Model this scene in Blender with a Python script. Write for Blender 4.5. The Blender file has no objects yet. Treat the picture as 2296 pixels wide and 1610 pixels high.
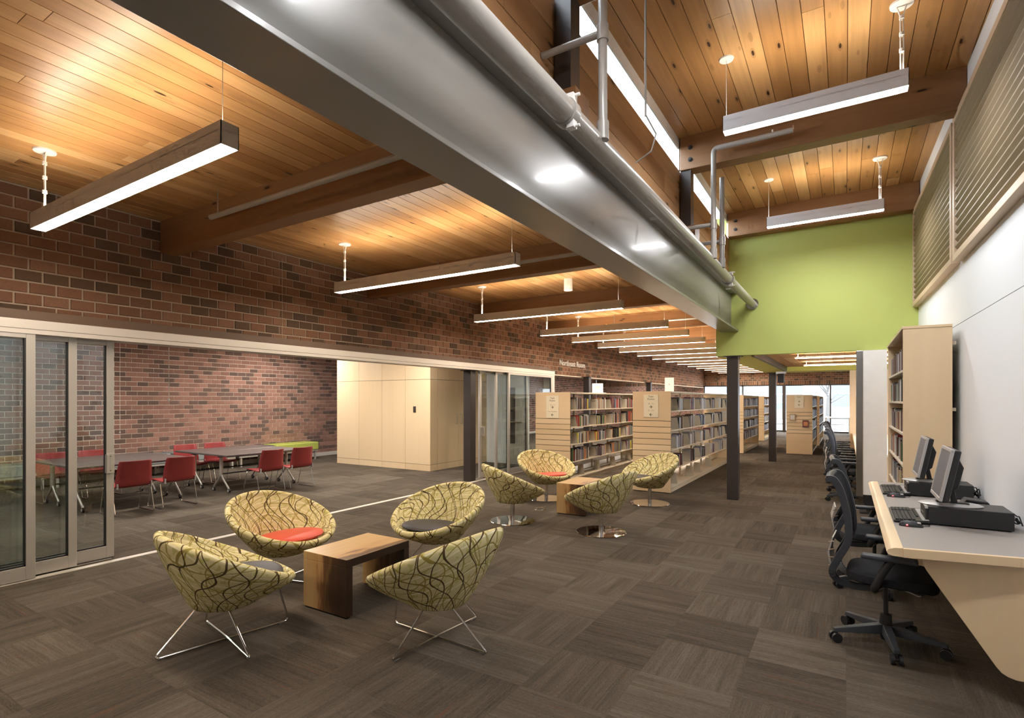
import bpy, math, random
from mathutils import Vector, Matrix
random.seed(11)
sc = bpy.context.scene
COL = sc.collection
PI = math.pi
def rad(d): return d*PI/180

# ---------------------------------------------------------------- camera, world, exposure
EYE = 1.55
YAW = math.atan((1897-1148)/1205.0)
cam_d = bpy.data.cameras.new('camera'); cam = bpy.data.objects.new('camera', cam_d); COL.objects.link(cam)
cam.location = (0, 0, EYE); cam.rotation_euler = (PI/2, 0, YAW)
cam_d.sensor_fit = 'HORIZONTAL'; cam_d.sensor_width = 36; cam_d.lens = 1205/2296*36
cam_d.shift_y = (897-805)/2296.0; cam_d.clip_start = .05; cam_d.clip_end = 300
sc.camera = cam
world = bpy.data.worlds.new('overcast_sky'); sc.world = world; world.use_nodes = True
bg = world.node_tree.nodes['Background']; bg.inputs[0].default_value = (.80, .90, 1.0, 1); bg.inputs[1].default_value = 5.5
LAMP_LOW, LAMP_HIGH, LAMP_UP = 36.0, 60.0, 13.0      # pendant diffusers (down, clerestory, up)
WARM, NEUT = (1, .87, .72), (.97, .97, .98)
sc.view_settings.view_transform = 'Standard'; sc.view_settings.look = 'None'
sc.view_settings.gamma = 1; sc.view_settings.use_curve_mapping = False
sc.view_settings.exposure = 1.15
try:
    sc.cycles.use_denoising = True; sc.cycles.denoiser = 'OPENIMAGEDENOISE'
    sc.cycles.max_bounces = 6; sc.cycles.diffuse_bounces = 4; sc.cycles.glossy_bounces = 3; sc.cycles.use_adaptive_sampling = True; sc.cycles.adaptive_threshold = .08; sc.cycles.adaptive_min_samples = 12; sc.cycles.transparent_max_bounces = 16; sc.cycles.sample_clamp_indirect = 6
    sc.cycles.caustics_reflective = False; sc.cycles.caustics_refractive = False
except Exception: pass

# ---------------------------------------------------------------- mesh helpers
class MB:
    def __init__(s): s.v=[]; s.f=[]; s.m=[]; s.t=[]; s.o=[]; s.u=[]
    def add(s, vs, fs, m=0, t=0., o=0.):
        b=len(s.v); s.v+= [tuple(p) for p in vs]
        for q in fs: s.f.append(tuple(b+i for i in q)); s.m.append(m); s.t.append(t); s.o.append(o)
        return s
    def box(s,x0,x1,y0,y1,z0,z1,m=0,t=0.,o=0.):
        return s.add([(x0,y0,z0),(x1,y0,z0),(x1,y1,z0),(x0,y1,z0),(x0,y0,z1),(x1,y0,z1),(x1,y1,z1),(x0,y1,z1)],
            [(0,3,2,1),(4,5,6,7),(0,1,5,4),(1,2,6,5),(2,3,7,6),(3,0,4,7)],m,t,o)
    def bar(s,a,b,w,h,m=0,up=(0,0,1),t=0.):
        a=Vector(a);b=Vector(b);d=(b-a).normalized();u=Vector(up)
        if abs(d.dot(u))>.98:u=Vector((1,0,0))
        r=d.cross(u).normalized()*(w/2);u=r.cross(d).normalized()*(h/2)
        P=[a-r-u,a+r-u,a+r+u,a-r+u,b-r-u,b+r-u,b+r+u,b-r+u]
        return s.add(P,[(0,3,2,1),(4,5,6,7),(0,1,5,4),(1,2,6,5),(2,3,7,6),(3,0,4,7)][::1],m,t)
    def cyl(s,a,b,r0,r1=None,n=14,m=0,caps=True):
        r1=r0 if r1 is None else r1
        a=Vector(a);b=Vector(b);d=(b-a).normalized();u=Vector((0,0,1)) if abs(d.z)<.95 else Vector((1,0,0))
        x=d.cross(u).normalized();y=d.cross(x)
        P=[];
        for c,r in ((a,r0),(b,r1)):
            for i in range(n):
                w=2*PI*i/n;P.append(c+(x*math.cos(w)+y*math.sin(w))*r)
        F=[(i,(i+1)%n,n+(i+1)%n,n+i)[::-1] for i in range(n)]
        if caps: F+=[tuple(range(n)),tuple(range(2*n-1,n-1,-1))]
        return s.add(P,F,m)
    def tube(s,pts,r,n=8,m=0,closed=False):
        pts=[Vector(p) for p in pts];k=len(pts);P=[];F=[];px=None
        for i,p in enumerate(pts):
            if closed: d=(pts[(i+1)%k]-pts[i-1])
            else: d=pts[min(i+1,k-1)]-pts[max(i-1,0)]
            d.normalize()
            if px is None:
                u=Vector((0,0,1)) if abs(d.z)<.9 else Vector((1,0,0)); x=d.cross(u).normalized()
            else: x=(px-d*px.dot(d)).normalized()
            px=x;y=d.cross(x)
            for j in range(n):
                w=2*PI*j/n;P.append(p+(x*math.cos(w)+y*math.sin(w))*r)
        for i in range(k if closed else k-1):
            a=i*n;b=((i+1)%k)*n
            F+=[(a+j,b+j,b+(j+1)%n,a+(j+1)%n)[::-1] for j in range(n)]
        if not closed: F+=[tuple(range(n)),tuple(range((k-1)*n,k*n))[::-1]]
        return s.add(P,F,m)
    def lathe(s,prof,n=24,c=(0,0,0),m=0):
        P=[];F=[];k=len(prof)
        for r,z in prof:
            for i in range(n):
                w=2*PI*i/n;P.append((c[0]+r*math.cos(w),c[1]+r*math.sin(w),c[2]+z))
        for a in range(k-1):
            F+=[(a*n+i,a*n+(i+1)%n,(a+1)*n+(i+1)%n,(a+1)*n+i) for i in range(n)]
        F+=[tuple(range(n))[::-1],tuple(range((k-1)*n,k*n))]
        return s.add(P,F,m)
    def prism(s,poly,ax,a,b,m=0,t=0.):
        n=len(poly);P=[]
        for c in (a,b):
            for p,q in poly: P.append({'x':(c,p,q),'y':(p,c,q),'z':(p,q,c)}[ax])
        F=[(i,(i+1)%n,n+(i+1)%n,n+i) for i in range(n)]+[tuple(range(n))[::-1],tuple(range(n,2*n))]
        return s.add(P,F,m,t)
    def loft(s,rings,m=0,cap0=False,cap1=False,closed=True):
        n=len(rings[0]);P=[p for r in rings for p in r];F=[]
        for a in range(len(rings)-1):
            for i in range(n if closed else n-1):
                F.append((a*n+i,a*n+(i+1)%n,(a+1)*n+(i+1)%n,(a+1)*n+i))
        if cap0:F.append(tuple(range(n))[::-1])
        if cap1:F.append(tuple(range((len(rings)-1)*n,len(rings)*n)))
        return s.add(P,F,m)
    def mesh(s,name,mats,smooth=False,attr=False):
        me=bpy.data.meshes.new(name);me.from_pydata(s.v,[],s.f)
        for q in (mats if isinstance(mats,(list,tuple)) else [mats]): me.materials.append(q)
        me.polygons.foreach_set('material_index',s.m)
        if attr:
            me.attributes.new('tint','FLOAT','FACE').data.foreach_set('value',s.t)
            me.attributes.new('turn','FLOAT','FACE').data.foreach_set('value',s.o)
        if smooth:
            me.polygons.foreach_set('use_smooth',[True]*len(s.f))
            try: me.set_sharp_from_angle(angle=rad(42))
            except Exception: pass
        me.update();return me
    def build(s,name,mats,parent=None,smooth=False,attr=False,bev=0,loc=None,rz=0):
        o=bpy.data.objects.new(name,s.mesh(name,mats,smooth,attr));COL.objects.link(o)
        if parent: o.parent=parent
        if loc is not None:o.location=loc
        if rz:o.rotation_euler.z=rz
        if bev: bevel(o,bev)
        return o
def bevel(o,w,seg=2):
    b=o.modifiers.new('edge','BEVEL');b.width=w;b.segments=seg;b.limit_method='ANGLE';b.angle_limit=rad(40)
def tag(o,label,cat,group=None,kind=None):
    o['label']=label;o['category']=cat
    if group:o['group']=group
    if kind:o['kind']=kind
    return o
def thing(name,label,cat,loc=(0,0,0),rz=0,group=None,kind=None):
    o=bpy.data.objects.new(name,None);o.empty_display_size=.1;COL.objects.link(o);o.location=loc;o.rotation_euler.z=rz
    return tag(o,label,cat,group,kind)
def link(name,me,parent=None,loc=(0,0,0),rot=(0,0,0),scale=None):
    o=bpy.data.objects.new(name,me);COL.objects.link(o);o.location=loc;o.rotation_euler=rot
    if scale:o.scale=scale
    if parent:o.parent=parent
    return o
def kids(o): return [c for c in COL.objects if c.parent==o]
def dup(o,parent=None,_map=None):
    if _map is None:
        _map={}
        for c in COL.objects:
            if c.parent: _map.setdefault(c.parent.name,[]).append(c)
    c=o.copy();COL.objects.link(c);c.parent=parent
    for ch in _map.get(o.name,[]): dup(ch,c,_map)
    return c
def put(o,loc,rz,label=None,group=None):
    o.location=loc;o.rotation_euler.z=rz
    if label:o['label']=label
    if group:o['group']=group
    return o
def fillet(pts,r,n=5):
    pts=[Vector(p) for p in pts];out=[pts[0]]
    for i in range(1,len(pts)-1):
        a,b,c=pts[i-1],pts[i],pts[i+1];d1=(a-b);d2=(c-b)
        k=min(r,d1.length*.45,d2.length*.45);p=b+d1.normalized()*k;q=b+d2.normalized()*k
        for j in range(n+1):
            t=j/n;out.append(p*(1-t)**2+b*2*t*(1-t)+q*t*t)
    out.append(pts[-1]);return out

# ---------------------------------------------------------------- materials
class NT:
    def __init__(s,name):
        s.mat=bpy.data.materials.new(name);s.mat.use_nodes=True;s.t=s.mat.node_tree;s.n=s.t.nodes
        s.b=s.n['Principled BSDF'];s.out=s.n['Material Output']
    def new(s,ty,**k):
        q=s.n.new(ty)
        for a,v in k.items():
            if isinstance(a,str): setattr(q,a,v)
        return q
    def set(s,inp,v):
        if isinstance(v,bpy.types.NodeSocket): s.t.links.new(v,inp)
        elif v is not None:
            if isinstance(v,(tuple,list)) and len(v)==3 and len(inp.default_value)==4: v=(*v,1)
            inp.default_value=v
    def math(s,op,a,b=None,c=None):
        q=s.new('ShaderNodeMath',operation=op);s.set(q.inputs[0],a)
        if b is not None:s.set(q.inputs[1],b)
        if c is not None:s.set(q.inputs[2],c)
        return q.outputs[0]
    def vmath(s,op,a,b=None):
        q=s.new('ShaderNodeVectorMath',operation=op);s.set(q.inputs[0],a)
        if b is not None:s.set(q.inputs[1],b)
        return q.outputs[0]
    def mix(s,f,a,b):
        q=s.new('ShaderNodeMix',data_type='RGBA');s.set(q.inputs[0],f);s.set(q.inputs[6],a);s.set(q.inputs[7],b);return q.outputs[2]
    def ramp(s,f,stops,interp='LINEAR'):
        q=s.new('ShaderNodeValToRGB');q.color_ramp.interpolation=interp;e=q.color_ramp.elements
        while len(e)<len(stops):e.new(.5)
        for i,(p,c) in enumerate(stops):e[i].position=p;e[i].color=(*c,1)
        s.set(q.inputs[0],f);return q.outputs[0]
    def noise(s,v,scale=5,detail=3,rough=.5):
        q=s.new('ShaderNodeTexNoise');s.set(q.inputs['Vector'],v);q.inputs['Scale'].default_value=scale
        q.inputs['Detail'].default_value=detail;q.inputs['Roughness'].default_value=rough;return q.outputs[0]
    def attr(s,name):
        return s.new('ShaderNodeAttribute',attribute_name=name,attribute_type='GEOMETRY').outputs['Fac']
    def pos(s): return s.new('ShaderNodeNewGeometry').outputs['Position']
    def obj(s): return s.new('ShaderNodeTexCoord').outputs['Object']
    def bump(s,h,strength=.3,dist=.01):
        q=s.new('ShaderNodeBump');q.inputs['Strength'].default_value=strength;q.inputs['Distance'].default_value=dist
        s.set(q.inputs['Height'],h);s.set(s.b.inputs['Normal'],q.outputs[0])
    def fin(s,col=None,rough=.5,metal=0,spec=None,coat=None):
        if col is not None:s.set(s.b.inputs['Base Color'],col)
        s.set(s.b.inputs['Roughness'],rough);s.b.inputs['Metallic'].default_value=metal
        if spec is not None:s.b.inputs['Specular IOR Level'].default_value=spec
        if coat:s.b.inputs['Coat Weight'].default_value=coat;s.b.inputs['Coat Roughness'].default_value=.12
        return s.mat
def plain(name,col,rough=.5,metal=0,spec=None,var=.06,scale=9,bump=0,coat=None):
    n=NT(name);p=n.obj();f=n.noise(p,scale,4)
    c=n.mix(f,tuple(max(0,x*(1-var)) for x in col),tuple(min(1,x*(1+var)) for x in col))
    if bump:n.bump(n.noise(p,scale*14,2),bump,.004)
    return n.fin(c,rough,metal,spec,coat)
def emit(name,col,st):
    n=NT(name);n.set(n.b.inputs['Base Color'],(.8,.8,.8));n.set(n.b.inputs['Emission Color'],col)
    n.b.inputs['Emission Strength'].default_value=st;return n.mat
def glass(name,tint=(.93,.96,.95),refl=1.0,rough=0.0):
    n=NT(name);tr=n.new('ShaderNodeBsdfTransparent');tr.inputs[0].default_value=(*tint,1)
    gl=n.new('ShaderNodeBsdfGlossy');gl.inputs['Roughness'].default_value=rough
    ge=n.new('ShaderNodeNewGeometry');dt=n.new('ShaderNodeVectorMath',operation='DOT_PRODUCT');n.set(dt.inputs[0],ge.outputs['Normal']);n.set(dt.inputs[1],ge.outputs['Incoming'])
    fr=n.math('ADD',.04,n.math('MULTIPLY',.96,n.math('POWER',n.math('SUBTRACT',1.,n.math('ABSOLUTE',dt.outputs['Value'])),5.)))
    mx=n.new('ShaderNodeMixShader');n.set(mx.inputs[0],n.math('MULTIPLY',fr,refl))
    n.t.links.new(tr.outputs[0],mx.inputs[1]);n.t.links.new(gl.outputs[0],mx.inputs[2]);n.t.links.new(mx.outputs[0],n.out.inputs[0])
    return n.mat
def wood(name,ax,cols,rough=.4,grain=.5,knots=0,spec=.5,use='tint',coords='pos',gs=1.0):
    """timber with the grain along axis ax ('x','y' or 'z'); the tint attribute shifts each board"""
    n=NT(name);p=n.pos() if coords=='pos' else n.obj();t=n.attr('tint')
    off=n.new('ShaderNodeCombineXYZ')
    for i in range(3): n.set(off.inputs[i],n.math('MULTIPLY',t,(37.,53.,71.)[i]))
    p2=n.vmath('ADD',p,off.outputs[0])
    k={'x':(1.1,26,26),'y':(26,1.1,26),'z':(26,26,1.1)}[ax];k=tuple(q*gs for q in k)
    g=n.noise(n.vmath('MULTIPLY',p2,k),1.0,4,.6)
    k2={'x':(.25,5,5),'y':(5,.25,5),'z':(5,5,.25)}[ax];k2=tuple(q*gs for q in k2)
    g2=n.noise(n.vmath('MULTIPLY',p2,k2),1.0,2,.5)
    base=n.ramp(n.math('ADD',n.math('MULTIPLY',t,.62),n.math('MULTIPLY',g2,.42)),[(0.08,cols[0]),(.5,cols[1]),(.95,cols[2])])
    dark=tuple(c*.5 for c in cols[0])
    f=n.math('MULTIPLY',n.math('SUBTRACT',g,.42),grain*2.0)
    q=n.new('ShaderNodeClamp');n.set(q.inputs[0],f);c=n.mix(q.outputs[0],base,dark)
    if knots:
        kk={'x':(3.4,13,13),'y':(13,3.4,13),'z':(13,13,3.4)}[ax]
        v=n.new('ShaderNodeTexVoronoi');n.set(v.inputs['Vector'],n.vmath('MULTIPLY',p2,kk));v.inputs['Scale'].default_value=1
        m=n.math('MULTIPLY',n.math('LESS_THAN',v.outputs['Distance'],.13),n.math('GREATER_THAN',n.math('FRACT',n.math('MULTIPLY',v.outputs['Color'],7.3)),1-knots))
        ring=n.math('LESS_THAN',v.outputs['Distance'],.26)
        c=n.mix(n.math('MULTIPLY',n.math('MULTIPLY',ring,.35),n.math('GREATER_THAN',n.math('FRACT',n.math('MULTIPLY',v.outputs['Color'],7.3)),1-knots)),c,dark)
        c=n.mix(n.math('MULTIPLY',m,.95),c,(.035,.014,.006))
    n.bump(g,.12,.003)
    return n.fin(c,rough,0,spec)

def brick_mat(name,stops):
    n=NT(name);t=n.attr('tint');p=n.pos()
    c=n.ramp(t,stops)
    c=n.mix(n.math('MULTIPLY',n.noise(p,55,4,.7),.55),c,(.05,.03,.022))
    n.bump(n.noise(p,160,3,.7),.5,.004);return n.fin(c,.85,0,.25)
M={}
M['brick']=brick_mat('brick_clay',[(0,(.12,.082,.055)),(.22,(.17,.108,.068)),(.3,(.25,.13,.078)),(.65,(.31,.16,.095)),(1,(.36,.20,.125))])
M['brick_lit']=brick_mat('brick_clay_rosy_lit',[(0,(.17,.115,.095)),(.22,(.24,.15,.12)),(.35,(.36,.19,.145)),(.65,(.42,.23,.175)),(1,(.52,.28,.215))])  # same brick, with the side room's pinkish light mixed into its colour
M['mortar']=plain('mortar',(.46,.365,.28),.9,spec=.2,scale=60)
M['mortar_room']=plain('mortar_lit',(.78,.68,.58),.9,spec=.2,scale=60)  # same mortar, made paler for the brighter light in the side room
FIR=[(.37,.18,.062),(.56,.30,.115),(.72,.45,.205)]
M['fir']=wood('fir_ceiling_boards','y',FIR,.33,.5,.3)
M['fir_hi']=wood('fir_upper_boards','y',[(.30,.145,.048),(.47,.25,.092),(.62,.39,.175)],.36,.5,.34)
M['fir_x']=wood('fir_beam','x',[(.22,.105,.042),(.31,.155,.065),(.39,.21,.095)],.42,.45,.08)
M['fir_wall']=wood('fir_wall_boards','y',[(.32,.165,.07),(.43,.235,.105),(.52,.31,.15)],.5,.4,.15)
M['fir_matt']=wood('fir_matt_boards','y',FIR,.7,.4,.1,.2)
MAP=[(.70,.51,.30),(.77,.59,.37),(.82,.65,.43)]
M['maple_z']=wood('maple_upright','z',MAP,.42,.10,coords='obj',gs=.5)
M['maple_x']=wood('maple_across','x',MAP,.42,.10,coords='obj',gs=.5)
M['maple_y']=wood('maple_lengthwise','y',MAP,.36,.10,coords='obj',gs=.5)
M['louver']=wood('louver_wood','y',[(.25,.185,.11),(.29,.215,.13),(.33,.25,.155)],.5,.2,coords='obj')
M['louver_frame']=wood('louver_frame_wood','y',[(.56,.41,.27),(.62,.47,.32),(.68,.53,.37)],.45,.12,coords='obj')
def walnut():
    n=NT('live_edge_walnut');p=n.obj();sp=n.new('ShaderNodeSeparateXYZ');n.set(sp.inputs[0],p)
    w=n.noise(n.vmath('MULTIPLY',p,(9,2.2,2.2)),1,3);w2=n.noise(n.vmath('MULTIPLY',p,(60,3,3)),1,3)
    top=n.math('GREATER_THAN',sp.outputs[2],.418)
    f=n.math('ADD',n.math('MULTIPLY',sp.outputs[0],2.2),n.math('MULTIPLY',n.math('SUBTRACT',w,.5),1.0))
    f=n.math('ADD',f,.48);f=n.math('SUBTRACT',f,n.math('MULTIPLY',top,.42))  # top face lightened, its glossy reflection put into the colour
    c=n.ramp(f,[(0,(.62,.41,.18)),(.30,(.56,.33,.13)),(.40,(.22,.10,.035)),(.50,(.11,.05,.024)),(.60,(.17,.095,.035)),(.72,(.06,.028,.015)),(1,(.028,.016,.011))])
    c=n.mix(n.math('MULTIPLY',w2,.35),c,(.10,.05,.02));n.bump(w2,.1,.003)
    return n.fin(c,.33,0,.5)
M['walnut']=walnut()
def carpet():
    n=NT('carpet_tile_pile');p=n.pos();t=n.attr('tint');o=n.attr('turn');sp=n.new('ShaderNodeSeparateXYZ');n.set(sp.inputs[0],p)
    x,y=sp.outputs[0],sp.outputs[1]
    mx=lambda a,b:n.math('ADD',n.math('MULTIPLY',a,n.math('SUBTRACT',1.,o)),n.math('MULTIPLY',b,o))
    ac,al=mx(x,y),mx(y,x);off=n.math('MULTIPLY',t,91.)
    def vec(a,b):
        q=n.new('ShaderNodeCombineXYZ');n.set(q.inputs[0],n.math('MULTIPLY',ac,a));n.set(q.inputs[1],n.math('MULTIPLY',al,b));n.set(q.inputs[2],off);return q.outputs[0]
    band=n.noise(vec(13,1.0),1,3,.6);fine=n.noise(vec(230,48),1,2,.6);loop=n.noise(vec(360,360),1,1);rib=n.noise(vec(95,2.5),1,1)
    f=n.math('ADD',n.math('MULTIPLY',band,.7),n.math('MULTIPLY',t,.28));f=n.math('ADD',f,n.math('MULTIPLY',n.math('SUBTRACT',fine,.5),.7));f=n.math('ADD',f,n.math('MULTIPLY',n.math('SUBTRACT',rib,.5),.45))
    f=n.math('ADD',f,.03)
    c=n.ramp(f,[(.15,(.055,.043,.032)),(.5,(.112,.092,.070)),(.85,(.19,.16,.125))])
    rust=n.math('GREATER_THAN',n.noise(vec(60,2.2),1,1),.735)
    c=n.mix(n.math('MULTIPLY',rust,.55),c,(.17,.065,.03))
    c=n.mix(n.math('MULTIPLY',loop,.5),c,(.055,.045,.036))
    n.bump(n.math('ADD',fine,loop),.6,.004);return n.fin(c,.95,0,.1)
M['carpet']=carpet()
def fabric():
    n=NT('woven_squiggle_fabric');uv=n.new('ShaderNodeUVMap').outputs[0];sp=n.new('ShaderNodeSeparateXYZ');n.set(sp.inputs[0],uv)
    u,v=sp.outputs[0],sp.outputs[1];w=n.noise(n.vmath('MULTIPLY',uv,(5,5,1)),1,1)
    def lines(a,b,freq,amp,k,ph,th,nz):
        s=n.math('ADD',n.math('MULTIPLY',a,freq),n.math('MULTIPLY',n.math('SINE',n.math('ADD',n.math('ADD',n.math('MULTIPLY',b,k),ph),n.math('MULTIPLY',n.math('SINE',n.math('MULTIPLY',a,4.3)),1.6))),amp))
        s=n.math('ADD',s,n.math('MULTIPLY',w,nz))
        return n.math('LESS_THAN',n.math('ABSOLUTE',n.math('SUBTRACT',n.math('FRACT',s),.5)),th)
    c=n.mix(n.math('GREATER_THAN',n.noise(n.vmath('MULTIPLY',uv,(22,22,1)),1,1),.6),(.70,.62,.33),(.56,.52,.19))
    for a,b,fr,am,k,ph,th,nz,cc in [
        (v,u,15,.5,7,.3,.06,.5,(.84,.78,.54)),
        (v,u,7.5,.75,6,1.7,.032,.5,(.36,.29,.07)),
        (v,u,5.3,.9,5.2,4.4,.022,.4,(.36,.29,.07)),
        (u,v,7.6,.55,12,.9,.034,.4,(.36,.29,.07)),
        (u,v,5.2,.5,9,3.1,.024,.5,(.33,.26,.06)),
        (u,v,6.6,.5,13,2.2,.036,.35,(.11,.072,.03)),
        (u,v,5.1,.55,10,5.2,.028,.4,(.10,.064,.026))]:
        c=n.mix(lines(a,b,fr,am,k,ph,th,nz),c,cc)
    n.bump(n.noise(n.vmath('MULTIPLY',uv,(300,300,1)),1,1),.15,.002)
    return n.fin(c,.8,0,.25)
M['fabric']=fabric()
M['steel_paint']=plain('grey_painted_steel',(.25,.238,.218),.33,0,.5,.05,4,.05,coat=.25)
M['pipe']=plain('grey_painted_pipe',(.36,.34,.31),.32,0,.5,.05,6,coat=.2)
M['bronze']=plain('dark_bronze_steel',(.055,.045,.042),.35,.2,.5,.1,5)
M['alum']=plain('satin_aluminium',(.56,.53,.48),.42,.55,.5,.03,3)
M['header']=plain('anodised_header',(.66,.62,.56),.45,.25,.5,.03,3)
M['flash']=plain('brown_flashing',(.135,.085,.055),.6)
M['chrome']=plain('polished_chrome',(.74,.73,.71),.16,1,.5,.02)
M['mirror']=plain('mirror_chrome_disc',(.56,.54,.52),.05,1,.5,.02)
M['stainless']=plain('brushed_stainless',(.5,.49,.47),.22,1,.5,.05,30)
M['black']=plain('black_plastic',(.018,.018,.02),.42,0,.5,.1)
M['blackmetal']=plain('black_powder_coat',(.022,.022,.024),.5)
M['slate']=plain('slate_plastic_frame',(.045,.05,.062),.42)
M['seatcloth']=plain('black_seat_cloth',(.022,.023,.027),.9,0,.2,.25,60,.4)
M['wall_white']=plain('white_wall_paint',(.86,.885,.91),.55,0,.4,.015,3)
M['green']=plain('lime_green_paint',(.49,.56,.16),.62,0,.35,.03,2)
M['yellowgreen']=plain('yellow_green_soffit_paint',(.66,.60,.12),.6,0,.35,.03,2)
M['white']=plain('white_enamel',(.80,.78,.74),.4)
M['lamp']=plain('lamp_housing_paint',(.74,.69,.61),.5,0)
M['lamp_hi']=plain('lamp_housing_white',(.86,.86,.89),.5,0)
M['diff_low']=emit('glowing_diffuser',WARM,LAMP_LOW)
M['diff_up']=emit('glowing_uplight',WARM,LAMP_UP)
M['diff_coffer']=emit('glowing_uplight_warm',(1,.84,.62),30)
M['diff_hi']=emit('glowing_diffuser_neutral',NEUT,LAMP_HIGH)
M['added_room_lamp']=emit('glowing_added_panel',(1,.92,.84),16)  # for the unseen panels added to brighten the side room
M['glass']=glass('door_glass',refl=1.7)
M['wglass']=glass('window_glass',(.97,.98,.98))
M['red']=plain('red_moulded_plastic',(.27,.034,.034),.38,0,.45,.05,4)
M['redpad']=plain('coral_vinyl',(.68,.10,.06),.45,0,.4,.05,8)
M['darkpad']=plain('charcoal_vinyl',(.045,.042,.045),.5,0,.4,.1,8)
M['tabletop']=plain('charcoal_laminate',(.10,.085,.08),.32,0,.5,.1,20)
M['castor']=plain('caster_grey',(.5,.49,.46),.4)
M['desk']=plain('grey_linoleum',(.34,.315,.29),.42,0,.45,.05,30)
M['cream']=plain('cream_shelf_enamel',(.66,.58,.45),.4,0,.45,.03,4)
M['bookend']=plain('bookend_enamel',(.60,.54,.43),.45)
M['sign']=plain('cream_sign_plate',(.82,.74,.55),.5)
M['signwhite']=plain('white_sign_plate',(.88,.88,.86),.4)
M['ink']=plain('dark_print',(.055,.042,.025),.6)
M['ink2']=plain('faded_print',(.38,.34,.24),.6)
M['gap']=plain('shadow_gap_backing',(.035,.025,.018),.9)
M['gapwood']=plain('board_backing',(.16,.07,.025),.9)
M['base_white']=plain('pale_base_board',(.66,.62,.56),.5)
M['benchgrey']=plain('bluegrey_vinyl',(.26,.29,.29),.5)
M['benchblue']=plain('navy_vinyl',(.05,.065,.10),.5)
M['benchgreen']=plain('lime_vinyl',(.44,.50,.10),.5)
M['screen']=emit('screen_glow',(.62,.60,.66),.045);M['screen'].node_tree.nodes['Principled BSDF'].inputs['Roughness'].default_value=.35
M['screen'].node_tree.nodes['Principled BSDF'].inputs['Base Color'].default_value=(.05,.05,.055,1)
M['silver']=plain('silver_plastic',(.50,.49,.49),.35,.3)
M['redlight']=emit('red_mouse_light',(1,.03,.04),2.5)
M['pages']=plain('book_pages',(.70,.66,.55),.8,scale=80)
BOOKC={'brown':(.13,.07,.05),'grey':(.26,.25,.25),'black':(.02,.02,.022),'white':(.62,.60,.56),'red':(.45,.055,.045),'yellow':(.68,.60,.06),
 'blue':(.09,.13,.25),'green':(.10,.18,.07),'tan':(.50,.36,.23),'maroon':(.17,.05,.055),'orange':(.60,.25,.10),'silver':(.42,.43,.47)}
for k,c in BOOKC.items(): M['bk_'+k]=plain('book_cover_'+k,c,.38,0,.5,.25,25)

# ================================================================ STRUCTURE
YN, YF = -4.0, 29.3            # near and far ends of the building
XB, XW, XD = -12.4, -6.35, -5.98   # room back wall, brick lintel wall, door plane
ZL, ZH = 3.5, 4.4              # low ceiling, clerestory ceiling
XS = -1.535                    # steel beam web
def st(name,mb,mats,label,cat,parent=None,**k):
    o=mb.build(name,mats,parent,**k)
    return tag(o,label,cat,kind='structure')

# ---- carpet floor: slab, the 300 nearest tiles as parts, the rest joined
floor=st('floor',MB().box(XB-.3,4.2,YN,YF+.2,-.12,-.008),M['gap'],'dark brown carpet tile floor running through the library','floor')
tiles=[];T=.5
for i in range(int(XB/T)-1,6):
    for j in range(-4,int(YF/T)+1):
        cx,cy=(i+.5)*T,(j+.5)*T
        dep=-math.sin(YAW)*cx+math.cos(YAW)*cy;lat=math.cos(YAW)*cx+math.sin(YAW)*cy
        vis=dep>1.6 and abs(lat)<dep*.98+.4 and EYE/max(dep,.1)*1205<760
        tiles.append((0 if vis else 1,dep,i,j))
tiles.sort();tm={}
rest=MB()
for k,(inv,dep,i,j) in enumerate(tiles):
    x0,y0=i*T,j*T;t=random.random();o=float((i+j)%2) if random.random()<.72 else float(random.random()<.5)
    if k<300:
        q=(int(t*10),o)
        if q not in tm: tm[q]=MB().box(-T/2+.0003,T/2-.0003,-T/2+.0003,T/2-.0003,-.008,0,t=q[0]/10+.05,o=o).mesh('carpet_tile',M['carpet'],attr=True)
        link('carpet_tile',tm[q],floor,(x0+T/2,y0+T/2,0))
    else: rest.box(x0+.0003,x0+T-.0003,y0+.0003,y0+T-.0003,-.008,0,t=t,o=o)
rest.build('carpet_tile_field',M['carpet'],floor,attr=True)['kind']='stuff'

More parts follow.
